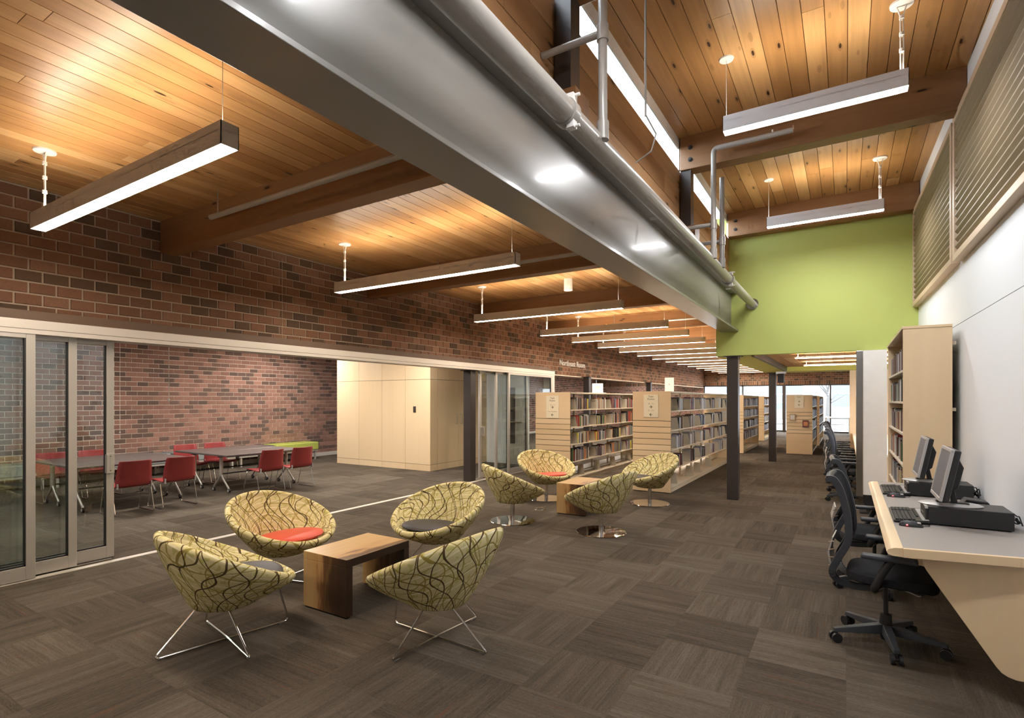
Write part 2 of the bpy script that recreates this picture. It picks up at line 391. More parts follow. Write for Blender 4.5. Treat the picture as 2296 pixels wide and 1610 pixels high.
# ---- brick walls: backing slab of mortar, bricks proud of it
def brick_wall(name,label,axis,face,a0,a1,z0,z1,nrm,bl,bh,mat,mort,near,thick=.25,soldier=False,nmax=300):
    """axis: the horizontal axis the courses run along; face: coordinate of the brick face; nrm: +1/-1 side it faces"""
    mb=MB();r=sorted((face-nrm*.009,face-nrm*thick))
    if axis=='y':mb.box(r[0],r[1],a0,a1,z0,z1)
    else:mb.box(a0,a1,r[0],r[1],z0,z1)
    w=st(name,mb,mort,label,'wall')
    g=.0135;cells=[];n=int((z1-z0)/bh+.999)
    for c in range(n):
        zb=z0+c*bh;h=min(bh,z1-zb)-g
        if h<.02:continue
        off=(c%2)*bl/2;step=bl
        if soldier and c<2:
            if c==1:continue
            step=bh;off=0;h=2*bh-g
        a=a0-off
        while a<a1:
            s0,s1=max(a,a0),min(a+step,a1)
            if s1-s0>.03:cells.append((s0,s1-g,zb,zb+h))
            a+=step
    full={};rest=MB()
    cells.sort(key=lambda q:abs((q[0]+q[1])/2-near)+ (0 if q[0]>near-.6 else 50))
    for k,(s0,s1,zb,zt) in enumerate(cells):
        t=random.random();d=.0105+random.random()*.003
        f0,f1=sorted((face-nrm*.012,face+nrm*(d-.0105)))
        if k<nmax:
            L,H=round(s1-s0,3),round(zt-zb,3);q=(int(t*12),L,H)
            if q not in full:
                m=MB();e=.003;rr=sorted((-nrm*.012,0.))
                fr=nrm*.0;bk=-nrm*.012
                def P(u,z,dd): return (dd,u,z) if axis=='y' else (u,dd,z)
                vs=[P(-L/2,0,bk),P(L/2,0,bk),P(L/2,H,bk),P(-L/2,H,bk),P(-L/2+e,e,fr),P(L/2-e,e,fr),P(L/2-e,H-e,fr),P(-L/2+e,H-e,fr)]
                m.add(vs,[(4,5,6,7),(0,1,5,4),(1,2,6,5),(2,3,7,6),(3,0,4,7)],t=q[0]/12+.04)
                full[q]=m.mesh('brick',mat,attr=True)
            fx=face+nrm*(d-.0105)
            link('brick',full[q],w,(fx,(s0+s1)/2,zb) if axis=='y' else ((s0+s1)/2,fx,zb))
        elif axis=='y':rest.box(f0,f1,s0,s1,zb,zt,t=t)
        else:rest.box(s0,s1,f0,f1,zb,zt,t=t)
    rest.build('brick_field',mat,w,attr=True)['kind']='stuff'
    return w
wl=brick_wall('wall_left','brown brick wall above the long white door header','y',XW,YN,YF,2.21,ZL,1,.2052,.1075,M['brick'],M['mortar'],1.7,.3)
wr=brick_wall('wall_room_back','rosy lit brick wall at the back of the side room behind the tables','y',XB,YN,YF,0,2.9,1,.2052,.0967,M['brick_lit'],M['mortar_room'],3.5,.2)
wf=brick_wall('wall_far','brick band above the bright windows at the far end','x',YF,XB,4.2,2.3,ZL,-1,.2052,.1,M['brick'],M['mortar'],-4,.25,soldier=True)
st('trim_soffit',MB().box(XW-.3,XW+.004,11.6,YF,2.185,2.21),M['mortar_room'],'pale soffit edge under the brick wall beyond the doors','trim')
st('trim_room_base',MB().box(XB,XB+.02,YN,YF,0,.1),M['base_white'],'white base board along the rosy lit brick wall','baseboard')
st('wall_near',MB().box(XB-.2,4.2,YN-.2,YN,0,4.7),M['wall_white'],'white end wall behind the viewpoint','wall')
st('wall_far_side',MB().box(4.0,4.2,9.3,YF,0,ZL),M['wall_white'],'white side wall beyond the computer counter','wall')
st('ceiling_room',MB().box(XB-.2,XW-.3,YN,YF,2.9,3.0),M['wall_white'],'plain ceiling of the side room behind the glass doors','ceiling')
st('roof_low_added',MB().box(XW-.35,XS-.06,YN,YF+.2,ZL+.03,ZL+.15),M['gap'],'unseen roof slab added over the low wooden ceiling to block light','roof')  # unseen slab added to keep light out above the low ceiling
st('roof_far',MB().box(XS-.06,4.2,15.3,YF+.2,ZL+.03,ZL+.15),M['gap'],'roof deck over the far reading area','roof')
st('roof_high',MB().box(XS-.03,1.6,YN,9.1,ZH+.03,ZH+.15),M['gap'],'roof deck over the high wooden ceiling','roof')

# ---- boarded ceilings, every board a part
def boards(name,label,x0,x1,y0,y1,z,w,mat,brk,backing=True):
    c=st(name,MB().box(x0,x1,y0,y1,z+.014,z+.028),M['gapwood'],label,'ceiling')
    x=x0
    while x<x1-.01:
        xe=min(x+w,x1);y=y0+random.uniform(-brk,0)
        while y<y1:
            L=random.uniform(brk*.75,brk*1.35);a,b=max(y,y0),min(y+L,y1)
            if b-a>.15:
                m=MB();e=.0022;X0,X1,Y0,Y1=x+.0008,xe-.0008,a+.001,b-.001
                m.add([(X0,Y0,z+.014),(X1,Y0,z+.014),(X1,Y1,z+.014),(X0,Y1,z+.014),(X0+e,Y0+e*.3,z),(X1-e,Y0+e*.3,z),(X1-e,Y1-e*.3,z),(X0+e,Y1-e*.3,z)],
                    [(7,6,5,4),(4,5,1,0),(5,6,2,1),(6,7,3,2),(7,4,0,3)],t=random.random())
                m.build('board',mat,c,attr=True)
            y+=L
        x=xe
    return c
boards('ceiling','low ceiling of orange fir boards over the lounge chairs',XW,XS-.06,YN,YF,ZL,.135,M['fir'],4.2)
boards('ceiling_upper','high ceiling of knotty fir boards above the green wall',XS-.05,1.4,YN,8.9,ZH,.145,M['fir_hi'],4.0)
boards('ceiling_far','fir boards over the far reading area beyond the soffit',XS-.06,4.0,15.3,YF,ZL,.18,M['fir'],6)

# ---- timber beams
FR=[-3.0,-.03,2.95,5.93,8.9]
def timber(name,x0,x1,y,z0,z1,label,bolts=False):
    b=st(name,MB().box(x0,x1,y,y+.17,z0,z1,t=random.random()*.7),M['fir_x'],label,'beam',attr=True,bev=.006)
    if bolts:
        for zz in (z0+.10,z0+.23):
            m=MB();m.cyl((x0+.11,y+.001,zz),(x0+.11,y-.006,zz),.024,n=16);m.cyl((x0+.11,y-.006,zz),(x0+.11,y-.022,zz),.014,n=6)
            m.build('bolt',M['blackmetal'],b)
    return b
nm=['behind the viewpoint','just behind the viewpoint','first in view, above the glass doors','second in view, behind the third lamp','third in view, over the bookcases']
for i in range(14):
    y=-3.0+2.975*i
    if y>28:break
    timber('low_beam',XW+.0,XS-.03,y,3.15,ZL+.005,'fir beam under the low ceiling, '+(nm[i] if i<5 else ['fourth','fifth','sixth','seventh','eighth','ninth'][i-5]+' in view over the close set lamps'))
for i,y in enumerate(FR):
    timber('upper_beam',XS+.0,.815+(8.89-y)*.0213-.002,y if i<4 else 8.72,4.04,ZH+.005,['fir beam of the high ceiling behind the viewpoint','fir beam of the high ceiling overhead','fir beam crossing the high ceiling at the top edge','fir beam crossing the high ceiling above the louvers','fir beam along the top of the green wall'][i],True)

# ---- steel beam with web and flanges
sb=thing('steel_beam','long grey painted steel beam carrying the clerestory wall','beam',kind='structure')
def plate(n,x0,x1,z0,z1,bev=.003): MB().box(x0,x1,YN,8.89,z0,z1).build(n,M['steel_paint'],sb,bev=bev)
plate('flange',XS-.125,XS+.125,2.61,2.635);plate('web',XS-.012,XS+.02,2.635,3.19);plate('flange',XS-.125,XS+.125,3.19,3.215)
for y in (2.9,5.9):
    MB().box(XS-.12,XS-.012,y,y+.016,2.635,3.19).build('stiffener',M['steel_paint'],sb)
# ---- clerestory wall of fir boards, posts and slit window
cw=st('wall_clerestory',MB().box(XS-.045,XS-.035,YN,8.9,3.215,4.06),M['gapwood'],'fir boarded wall between the steel beam and the slit window','wall')
for k in range(4):
    z0=3.22+k*.21;y=YN
    while y<8.88:
        L=random.uniform(2.6,3.6);b=min(y+L,8.88)
        MB().box(XS-.035,XS-.015,y+.001,b-.001,z0+.002,z0+.207,t=random.random()).build('board',M['fir_wall'],cw,attr=True,bev=.003);y=b
st('trim_slit_head',MB().box(XS-.03,XS-.015,YN,8.9,4.29,ZH+.01),M['white'],'wood strip over the slit window, painted white for its daylight','trim')  # wood strip, the daylight on it given as white paint
win=thing('window_1','bright slit window under the high wooden ceiling','window',kind='structure')
MB().box(XS-.03,XS-.024,YN,8.9,4.06,4.29).build('pane',M['wglass'],win)
for y in (YN,-.02,2.96,5.94,8.84):
    MB().box(XS-.04,XS-.01,y,y+.05,4.06,4.29).build('mullion',M['white'],win)
for i,y in enumerate(FR[1:4]):
    p=st('clerestory_post',MB().box(XS+.0,XS+.11,y+.02,y+.15,3.215,4.04),M['bronze'],'dark steel post on the steel beam under '+['the overhead fir beam','the fir beam at the top edge','the fir beam above the louvers'][i],'post')
    MB().box(XS+.0,XS+.17,y-.04,y+.16,3.215,3.42).build('shoe',M['fir_x'],p)

# ---- green wall, soffit and coffer beyond
st('wall_green',MB().box(-1.74,1.2,8.89,9.05,2.24,ZH),M['green'],'lime green upper wall above the computer aisle','wall')
so=thing('soffit','yellow green soffit framing the lower fir ceiling beyond the green wall','soffit',kind='structure')
MB().box(-1.74,-1.22,9.05,15.2,2.24,ZL).build('soffit_side',M['yellowgreen'],so)
MB().box(-1.22,4.0,14.45,15.3,2.24,ZL).build('soffit_end',M['yellowgreen'],so)
MB().box(-1.25,-1.205,9.05,14.45,2.232,2.344).build('edge_beam',M['bronze'],so)
boards('ceiling_coffer','recessed fir ceiling between the green wall and the far soffit',-1.22,4.0,9.05,14.45,2.345,.2,M['fir_matt'],6)
# ---- columns
def column(x,y,w,h,label):
    c=thing('steel_column',label,'column',(x,y,0),kind='structure')
    MB().box(-w/2,w/2,-w/2,w/2,0,h).build('shaft',M['bronze'],c,bev=.006)
    MB().box(-w*.75,w*.75,-w*.75,w*.75,h-.012,h).build('cap_plate',M['bronze'],c)
column(-1.50,8.975,.165,2.238,'dark steel column under the lower edge of the green wall')
column(-1.58,15.05,.165,2.238,'dark steel column beyond the green wall, beside the endcap bookcase')
column(-6.15,8.35,.17,2.12,'dark steel column at the right end of the door opening')
column(-6.2,14.0,.17,2.205,'dark steel column behind the first bookcase')
column(-6.2,19.6,.17,2.205,'dark steel column behind the second bookcase')

# ---- right wall (it runs very slightly off the aisle line), groove, louvres
WR=math.atan(.0213)
rw=thing('wall_right','white wall behind the computer desk','wall',(.815,8.89,0),WR,kind='structure')
MB().box(0,.2,-13.2,0,0,2.237).build('lower_panel',M['wall_white'],rw);MB().box(0,.2,-13.2,0,2.243,4.45).build('upper_panel',M['wall_white'],rw)
MB().box(.006,.19,-13.2,0,2.23,2.25).build('joint_backing',M['gap'],rw)
def louver(y0,y1,label):
    o=thing('louver_screen',label,'louver screen',(.815,8.89,0),WR,'wooden louver screens');z0,z1,d=2.78,4.06,.055
    for a,b,c,e in ((y0,y1,z0,z0+.06),(y0,y1,z1-.06,z1),(y0,y0+.06,z0+.06,z1-.06),(y1-.06,y1,z0+.06,z1-.06)):
        MB().box(-d-.012,-.001,a,b,c,e,t=random.random()).build('frame',M['louver_frame'],o,attr=True,bev=.004)
    MB().box(-.006,-.001,y0+.06,y1-.06,z0+.06,z1-.06).build('backing',M['gap'],o)
    n=17;pitch=(z1-z0-.12)/n;slat=None
    for k in range(n):
        z=z0+.06+pitch*(k+.5);t=random.random()
        m=MB();m.prism([(-.008,-.040),(-.003,-.036),(-.044,.036),(-.060,.036),(-.060,.025)],'y',y0+.06,y1-.06,t=t)
        m.build('slat',M['louver'],o,attr=True,loc=(0,0,z))
louver(-2.66,-.02,'wooden louver screen next to the green wall');louver(-5.80,-2.74,'wooden louver screen above the computer desk')
louver(-8.9,-5.86,'wooden louver screen nearest the viewpoint')

# ---- sliding glass door wall: header, floor track, doors
hd=thing('door_header','long pale metal header of the sliding glass doors','header',kind='structure')
MB().box(-6.24,XD+.03,YN,11.53,2.16,2.24).build('header_box',M['header'],hd,bev=.004)
for x in (XD,XD-.09,XD-.18): MB().box(x-.03,x+.028,YN,11.52,2.12,2.158).build('track_channel',M['header'],hd)
MB().box(XW+.006,XD-.10,YN,11.5,2.241,2.335).build('flashing',M['flash'],hd)
MB().box(-6.2,XD+.02,11.42,11.53,0,2.12).build('end_jamb',M['header'],hd)
tr=thing('floor_track','pale metal floor track of the sliding doors','track',kind='structure')
MB().box(XD-.045,XD+.035,YN,11.5,.0,.006).build('track_strip',M['header'],tr)
for x in (-6.11,-6.19):
    MB().box(x-.012,x+.012,YN,2.4,.0,.004).build('track_strip',M['alum'],tr);MB().box(x-.012,x+.012,8.4,11.5,.0,.004).build('track_strip',M['alum'],tr)
def gdoor(name,x,y0,y1,label,pull=None,sw=.065):
    d=thing(name,label,'door',(x,0,0),kind='structure');h=2.13
    for a in (y0,y1-sw): MB().box(-.02,.02,a,a+sw,.012,h).build('stile',M['alum'],d,bev=.003)
    MB().box(-.02,.02,y0+sw,y1-sw,.012,.125).build('bottom_rail',M['alum'],d,bev=.003)
    MB().box(-.02,.02,y0+sw,y1-sw,h-.05,h).build('top_rail',M['alum'],d,bev=.003)
    for a in (y0+sw,y1-sw-.012): MB().box(-.012,.012,a,a+.012,.125,h-.05).build('gasket',M['black'],d)
    MB().box(-.012,.012,y0+sw,y1-sw,.125,.137).build('gasket',M['black'],d)
    MB().box(-.004,.004,y0+sw+.004,y1-sw-.004,.129,h-.052).build('pane',M['glass'],d)
    if pull is not None:
        s=1 if pull>(y0+y1)/2 else -1
        q=MB();q.box(.02,.03,pull-.035,pull+.035,.83,1.03);q.box(.03,.075,pull-s*.035-.012,pull-s*.035+.012,.84,1.02)
        q=q.build('pull_handle',M['alum'],d,bev=.003)
        for zz in (.86,1.0): MB().cyl((.03,pull,zz),(.034,pull,zz),.007,n=10).build('screw',M['chrome'],q)
    return d
gdoor('door_1',XD,.55,1.775,'sliding glass door nearest the viewpoint, at the left edge')
gdoor('door_2',XD-.085,.95,2.10,'sliding glass door in the middle of the near stack')
gdoor('door_3',XD-.17,1.3,2.43,'sliding glass door with a square pull, last of the near stack',2.395)
gdoor('door_4',XD-.17,8.66,9.75,'sliding glass door with a pull beside the dark column',8.70)
gdoor('door_5',XD-.085,9.1,10.4,'sliding glass door in the middle of the far stack')
gdoor('door_6',XD,9.45,11.42,'sliding glass door at the far end beside the slatted bookcase')
# ---- maple clad box inside the room, partition and inner door
bx=thing('wall_maple_box','maple panelled box room standing in the side room','wall',kind='structure')
MB().box(-10.63,-7.67,8.97,11.1,0,2.9).build('core',M['gap'],bx)
xs=[-10.63,-9.86,-9.1,-8.38,-7.65];zs=[0,.14,2.0,2.9]
for a,b in zip(xs,xs[1:]):
    for c,d in zip(zs,zs[1:]): MB().box(a+.004,b-.002,8.95,8.969,c+.004,d-.003,t=random.random()).build('panel',M['maple_z'],bx,attr=True)
for a,b in zip([8.95,9.2,9.95,10.55,11.1],[9.2,9.95,10.55,11.1]):
    for c,d in zip(zs,zs[1:]): MB().box(-7.669,-7.65,a+.004,b-.002,c+.004,d-.003,t=random.random()).build('panel',M['maple_z'],bx,attr=True)
for y in (9.84,10.02):
    MB().tube(fillet([(-7.65,y,1.0),(-7.60,y,1.0),(-7.60,y,1.22),(-7.65,y,1.22)],.02),.008).build('pull_handle',M['chrome'],bx)
MB().box(-8.13,-8.06,8.938,8.95,1.28,1.41).build('card_plate',M['bronze'],bx)
st('wall_room_end',MB().box(-7.65,-6.5,11.1,11.25,0,2.9),M['wall_white'],'pale partition beside the maple box','wall')
dr=thing('door_7','grey inner door with a tall glass lite behind the glass doors','door',(0,11.095,0),kind='structure')
MB().box(-7.02,-6.54,-.045,0,0,2.1).build('leaf',M['alum'],dr);MB().box(-6.96,-6.78,-.05,-.044,.5,1.85).build('lite',M['black'],dr)
MB().tube([(-6.98,-.09,1.02),(-6.58,-.09,1.02)],.012).build('push_bar',M['stainless'],dr)

# ---- far window wall
fw=thing('window_2','wall of bright windows at the far end of the library','window',kind='structure')
MB().box(-6.3,4.0,YF+.06,YF+.068,.05,2.3).build('pane',M['wglass'],fw)
for x in (-6.33,-4.45,-2.55,-.62,1.3,3.2): MB().box(x-.03,x+.03,YF+.02,YF+.1,0,2.3).build('mullion',M['bronze'],fw)
MB().box(-6.3,4.0,YF+.02,YF+.1,0,.07).build('sill_rail',M['bronze'],fw);MB().box(-6.3,4.0,YF+.02,YF+.1,2.24,2.3).build('head_rail',M['bronze'],fw)
brick_wall('wall_far_left','rosy lit brick wall left of the far windows','x',YF,XB,-6.36,0,2.3,-1,.2052,.0967,M['brick_lit'],M['mortar_room'],-9,.25,nmax=0)
MB().box(-2.62,-2.48,YF-.25,YF-.1,0,2.3).build('post',M['bronze'],fw)

# ================================================================ OBJECTS
# ---- pendant lamps
def pendant(x0,x1,y,z,zc,label,group,hi=False,ca=None,cb=None):
    o=thing('pendant_lamp',label,'lamp',(0,y,z),0,group);w,h=.05,.125;hm=M['lamp_hi'] if hi else M['lamp']
    m=MB();m.box(x0,x1,-w,-w+.004,0,h);m.box(x0,x1,w-.004,w,0,h);m.box(x0,x0+.004,-w,w,0,h);m.box(x1-.004,x1,-w,w,0,h);m.box(x0,x1,-w,w,h*.62,h*.64)
    m.build('housing',hm,o)
    MB().add([(x0+.006,-w+.006,.004),(x0+.006,w-.006,.004),(x1-.006,w-.006,.004),(x1-.006,-w+.006,.004)],[(0,1,2,3)]).build('diffuser',M['diff_hi'] if hi else M['diff_low'],o)
    MB().add([(x0+.006,-w+.008,h-.014),(x1-.006,-w+.008,h-.014),(x1-.006,w-.008,h-.014),(x0+.006,w-.008,h-.014)],[(0,1,2,3)]).build('uplight',M['diff_up'],o)
    top=zc-z
    xc=ca if ca is not None else x0+.15
    MB().lathe([(.075,0),(.072,-.012),(.05,-.016)][::-1],24,(xc,0,top-.001)).build('canopy',M['white'],o,smooth=True)
    for s in (-1,1):
        MB().tube(fillet([(xc+s*.03,0,top-.014),(xc+s*.008,0,top-.09),(xc+s*.009+.002,0,h*.6+.2),(xc+s*.007,0,h*.64)],.03,3),.0055,6).build('cord',M['white'],o)
    for k in range(3):
        zz=top-.10-k*(top-h-.14)/3;MB().cyl((xc,0,zz-.012),(xc,0,zz+.012),.0165,n=10).build('cord_clip',M['white'],o)
    xb=cb if cb is not None else x1-.06
    MB().cyl((xb,0,h*.64),(xb,0,top),.002,n=5).build('wire',M['white'],o)
    if hi: MB().lathe([(.055,-.01),(.06,0)],20,(xb,0,top-.001)).build('canopy',M['white'],o)
LY=[-1.35,1.64,4.60,7.58]+[9.94+1.54*k for k in range(13)]
orient={-1.35:'just behind the viewpoint',1.64:'nearest, at the upper left',4.60:'second from the near end',7.58:'third from the near end'}
ordn=['first','second','third','fourth','fifth','sixth','seventh','eighth','ninth','tenth','eleventh','twelfth','last']
for i,y in enumerate(LY):
    lab='long box lamp under the low fir ceiling, '+(orient[y] if y in orient else ordn[i-4]+' of the close set row')
    pendant(-5.46,-2.79,y,2.90,ZL,lab,'pendant lamps under the low ceiling',ca=-5.32,cb=-2.86)
for y,l in ((1.85,'overhead, above the top edge'),(4.76,'in front of the fir beam, above the louvers'),(7.66,'nearest the green wall')):
    pendant(-.87,.38,y,3.78,ZH,'short box lamp under the high ceiling, '+l,'pendant lamps under the high ceiling',True,ca=.34,cb=-.85)
for y,l in ((10.4,'nearer'),(12.7,'farther')):
    o=thing('hung_strip_lamp','slim strip lamp hung under the recessed fir ceiling, the '+l+' of two','lamp',(0,y,2.28),0,'strip lamps under the recessed ceiling')
    MB().box(-.75,2.6,-.03,.03,-.02,.004).build('housing',M['lamp_hi'],o)
    MB().add([(-.74,-.022,-.0205),(-.74,.022,-.0205),(2.59,.022,-.0205),(2.59,-.022,-.0205)],[(0,1,2,3)]).build('diffuser',M['diff_low'],o)
    MB().add([(-.74,-.025,.0045),(2.59,-.025,.0045),(2.59,.025,.0045),(-.74,.025,.0045)],[(0,1,2,3)]).build('uplight',M['diff_coffer'],o)
    for x in (-.7,.9,2.5): MB().cyl((x,0,.0),(x,0,.065),.006,n=8).build('hanger',M['white'],o)
# unseen lamps added in the side room ceiling to brighten it
for i,(x,y) in enumerate([(-9.0,1.2),(-9.0,3.6),(-9.0,6.2),(-7.3,7.6),(-9.3,14.5),(-9.3,19.5),(-9.3,24.5),(-10.9,8.0),(-9.3,27.6),(-7.6,22.5),(-7.4,16.5)]):
    o=thing('added_panel_lamp','added panel lamp in the side room ceiling hidden behind the header, spot %s'%'abcdefghijk'[i],'lamp',(x,y,2.9),0,'added side room ceiling lamps')
    o['label']='added panel lamp in the side room ceiling '+['near the viewpoint','over the near table pair','over the table pair by the green bench','before the maple box','beyond the maple box','midway beyond the maple box','farthest beyond the maple box','over the lime green bench','by the far wall','behind the far column','behind the middle column'][i]
    m=MB();m.box(-.32,.32,-.62,-.6,-.03,-.0005);m.box(-.32,.32,.6,.62,-.03,-.0005);m.box(-.32,-.3,-.6,.6,-.03,-.0005);m.box(.3,.32,-.6,.6,-.03,-.0005);m.build('frame',M['white'],o)
    MB().add([(-.3,-.6,-.02),(-.3,.6,-.02),(.3,.6,-.02),(.3,-.6,-.02)],[(0,1,2,3)]).build('diffuser',M['added_room_lamp'],o)
# can light
o=thing('can_light','white cylinder ceiling light beside the third hanging lamp','lamp',(-3.80,7.83,ZL))
MB().lathe([(.062,-.19),(.07,-.185),(.07,-.0005)],24).build('can',M['white'],o,smooth=True);MB().lathe([(.05,-.186),(.052,-.17)],20).build('lens',M['signwhite'],o)
# strip lamp far end
o=thing('strip_lamp','bright strip lamp near the far brick band','lamp',(-1.0,24.5,3.16));MB().box(-.12,.12,-1.6,1.6,0,.09).build('housing',M['lamp_hi'],o);MB().box(-.11,.11,-1.59,1.59,-.006,-.0005).build('diffuser',M['diff_low'],o)
MB().cyl((0,-1.2,.09),(0,-1.2,.339),.004).build('rod',M['white'],o);MB().cyl((0,1.2,.09),(0,1.2,.339),.004).build('rod',M['white'],o)
o=thing('hanging_speaker','small dark speaker hung under the soffit edge','speaker',(-1.32,14.3,2.2));MB().box(-.07,.07,-.07,.07,-.24,-.02).build('body',M['black'],o,bev=.01);MB().box(-.1,.1,-.1,.1,-.02,.024).build('bracket',M['white'],o)

# ---- sprinkler and heating pipes
mp=thing('main_pipe','thick grey sprinkler main running beside the steel beam','pipe')
PX,PZ=-1.21,3.01
MB().cyl((PX,YN,PZ),(PX,2.46,PZ),.062,n=24).build('near_run',M['pipe'],mp,smooth=True)
MB().cyl((PX,2.46,PZ),(PX,8.888,PZ),.056,n=24).build('far_run',M['pipe'],mp,smooth=True)
for y in (2.47,6.9):
    c=MB().cyl((PX,y-.03,PZ),(PX,y+.03,PZ),.070,n=24).build('coupling',M['pipe'],mp,smooth=True)
    for s in (-1,1):
        q=MB();q.box(PX+.012,PX+.05,y-.022,y+.022,PZ+s*.066-.02,PZ+s*.066+.02);q.cyl((PX+.0,y,PZ+s*.078),(PX+.075,y,PZ+s*.078),.008,n=8);q.build('clamp_bolt',M['white'],c)
MB().cyl((PX,8.86,PZ),(PX,8.889,PZ),.085,.09,n=24).build('wall_flange',M['chrome'],mp,smooth=True)
for y in (.6,4.5,7.9):
    MB().box(XS+.12,PX,y-.015,y+.015,PZ+.07,PZ+.085).build('hanger_arm',M['pipe'],mp)
def riser(y,z1,horiz,label,tz,r=.026):
    o=thing('sprinkler_riser',label,'pipe');x=PX+.05
    pts=[(x,y,PZ),(x,y,z1)]
    if horiz: pts.append((x+horiz,y,z1));
    MB().tube(fillet(pts,.05,4),r,12).build('riser_pipe',M['pipe'],o,smooth=True)
    MB().tube([(x-.02,y,tz),(XS-.01,y,tz)],r*.8,10).build('branch',M['pipe'],o,smooth=True)
    MB().cyl((x,y,tz-.045),(x,y,tz+.045),r*1.3,n=14).build('tee',M['pipe'],o,smooth=True)
    MB().cyl((x,y,PZ-.002),(x,y,PZ+.10),r*1.35,n=14).build('socket',M['pipe'],o,smooth=True)
    if horiz:
        MB().cyl((x+horiz,y,z1),(x+horiz,y,z1+.045),.011,n=8).build('sprinkler_head',M['chrome'],o)
        MB().cyl((x+horiz-.18,y,z1),(x+horiz-.18,y,z1+.05),.008,n=8).build('hanger',M['white'],o)
riser(2.83,ZH-.002,0,'grey sprinkler riser beside the near end of the slit window',3.61)
riser(5.80,4.14,.73,'grey sprinkler riser that elbows along the upper fir beam',3.36)
riser(6.25,4.0,0,'grey sprinkler riser just behind the elbowed one',3.30)
o=thing('hanger_rod','thin drop rod beside the sprinkler riser at the slit window','rod');MB().cyl((-1.05,3.25,3.30),(-1.05,3.25,ZH),.007,n=8).build('rod',M['pipe'],o);MB().tube([(-1.05,3.25,3.31),(-1.0,3.3,3.2),(-1.03,3.3,3.1),(-1.13,3.3,3.05)],.005,6).build('cable_loop',M['pipe'],o)
bl=['over the near glass doors','over the second lamp','over the close set lamps']
for i,(y,x0) in enumerate(((2.80,-5.08),(5.76,-4.9),(11.62,-4.6))):
    o=thing('branch_pipe','slim grey sprinkler pipe along a low fir beam '+bl[i],'pipe');MB().cyl((x0,y,3.27),(XS-.13,y,3.27),.024,n=14).build('pipe_run',M['pipe'],o,smooth=True)
    MB().cyl((x0+.12,y,3.27),(x0+.12,y,ZL),.005,n=6).build('hanger',M['pipe'],o);MB().cyl((x0,y,3.27),(x0-.09,y,3.285),.012,n=8).build('sprinkler_head',M['chrome'],o)

# ---- lounge chairs
SH=dict(a=.432,b=.490,xc=.004,zc=.546,tau=.44,rb=.205,zb=.25)
def tub_mesh():
    N=72;a,b,xc,zc,tau,rb,zb=[SH[k] for k in ('a','b','xc','zc','tau','rb','zb')]
    ph=[2*PI*i/N for i in range(N)];R=[]
    def rim(p,ina,dz=0,k=1):
        aa,bb=a-ina,b-ina
        return Vector((xc+aa*math.cos(p)*math.cos(tau)+dz*math.sin(tau),bb*math.sin(p),zc-aa*math.cos(p)*math.sin(tau)+dz*math.cos(tau)))
    def base(p,r,z): return Vector((r*math.cos(p),r*math.sin(p),z))
    def seat(p,s=1): return Vector((.062+.262*s*math.cos(p),.268*s*math.sin(p),.335))
    e=.024
    R.append(([base(p,.001,zb-.004) for p in ph],0));R.append(([base(p,rb*.6,zb-.004) for p in ph],.05));R.append(([base(p,rb*.93,zb) for p in ph],.1))
    for t in (.03,.2,.4,.6,.8,.93):
        bul=.016*math.sin(PI*t)
        R.append(([base(p,rb,zb+.012).lerp(rim(p,0,-e),t)+Vector((math.cos(p),math.sin(p),0))*bul for p in ph],.12+.45*t))
    for j in range(6):
        w=-PI*.15+PI*1.2*j/5
        R.append(([rim(p,e-e*math.cos(w)*1.05,e*math.sin(w)) for p in ph],.57+.015*j))
    for t in (.06,.25,.45,.65,.85,1):
        R.append(([rim(p,.052,-.004).lerp(seat(p),t)+Vector((math.cos(p),math.sin(p),0))*(-.012*math.sin(PI*t)*0) for p in ph],.66+.42*t))
    R.append(([seat(p,.55) for p in ph],1.12));R.append(([seat(p,.002) for p in ph],1.2))
    V=[];F=[];U=[]
    for i,(r,v) in enumerate(R): V+=[tuple(q) for q in r]
    for i in range(len(R)-1):
        for j in range(N):
            k=(j+1)%N;F.append((i*N+j,i*N+k,(i+1)*N+k,(i+1)*N+j))
            u0,u1=j/N*2.6,(j+1)/N*2.6;U+=[(u0,R[i][1]),(u1,R[i][1]),(u1,R[i+1][1]),(u0,R[i+1][1])]
    me=bpy.data.meshes.new('shell');me.from_pydata(V,[],F);me.materials.append(M['fabric'])
    l=me.uv_layers.new(name='UVMap');l.data.foreach_set('uv',[c for q in U for c in q])
    me.polygons.foreach_set('use_smooth',[True]*len(F));me.update();return me
TUB=tub_mesh()
def pad_mesh(mat):
    return MB().lathe([(.01,0),(.245,0),(.272,.010),(.28,.024),(.272,.038),(.245,.047),(.12,.053),(.01,.055)],40).mesh('seat_cushion',mat,True)
PADR,PADD=pad_mesh(M['redpad']),pad_mesh(M['darkpad'])
def wire_base(o):
    for w0 in (0,PI/2):
        c,s=math.cos(w0),math.sin(w0)
        def L(r,z,k=0): return (c*r-s*k,s*r+c*k,z)
        pts=[L(-.14,.262,.04),L(-.405,.009,0),L(.405,.009,0),L(.33,.318,.03) if w0==0 else L(.17,.268,.05)]
        z2=.009 if w0==0 else .021
        pts=[pts[0],(*L(-.405,.009,0)[:2],.009),(*L(0,0,0)[:2],z2),(*L(.405,.009,0)[:2],.009),pts[3]]
        MB().tube(fillet(pts,.035,5),.0062,8).build('wire_loop',M['chrome'],o,smooth=True)
        for r in (-.36,.36): MB().cyl(L(r-.02,.0045),L(r+.02,.0045),.0044,n=8).build('glide',M['silver'],o)
def disc_base(o):
    MB().lathe([(.285,0),(.29,.004),(.285,.009),(.10,.016),(.035,.018)],48).build('base_plate',M['mirror'],o,smooth=True)
    MB().cyl((0,0,.015),(0,0,.25),.029,n=20).build('pedestal',M['chrome'],o,smooth=True)
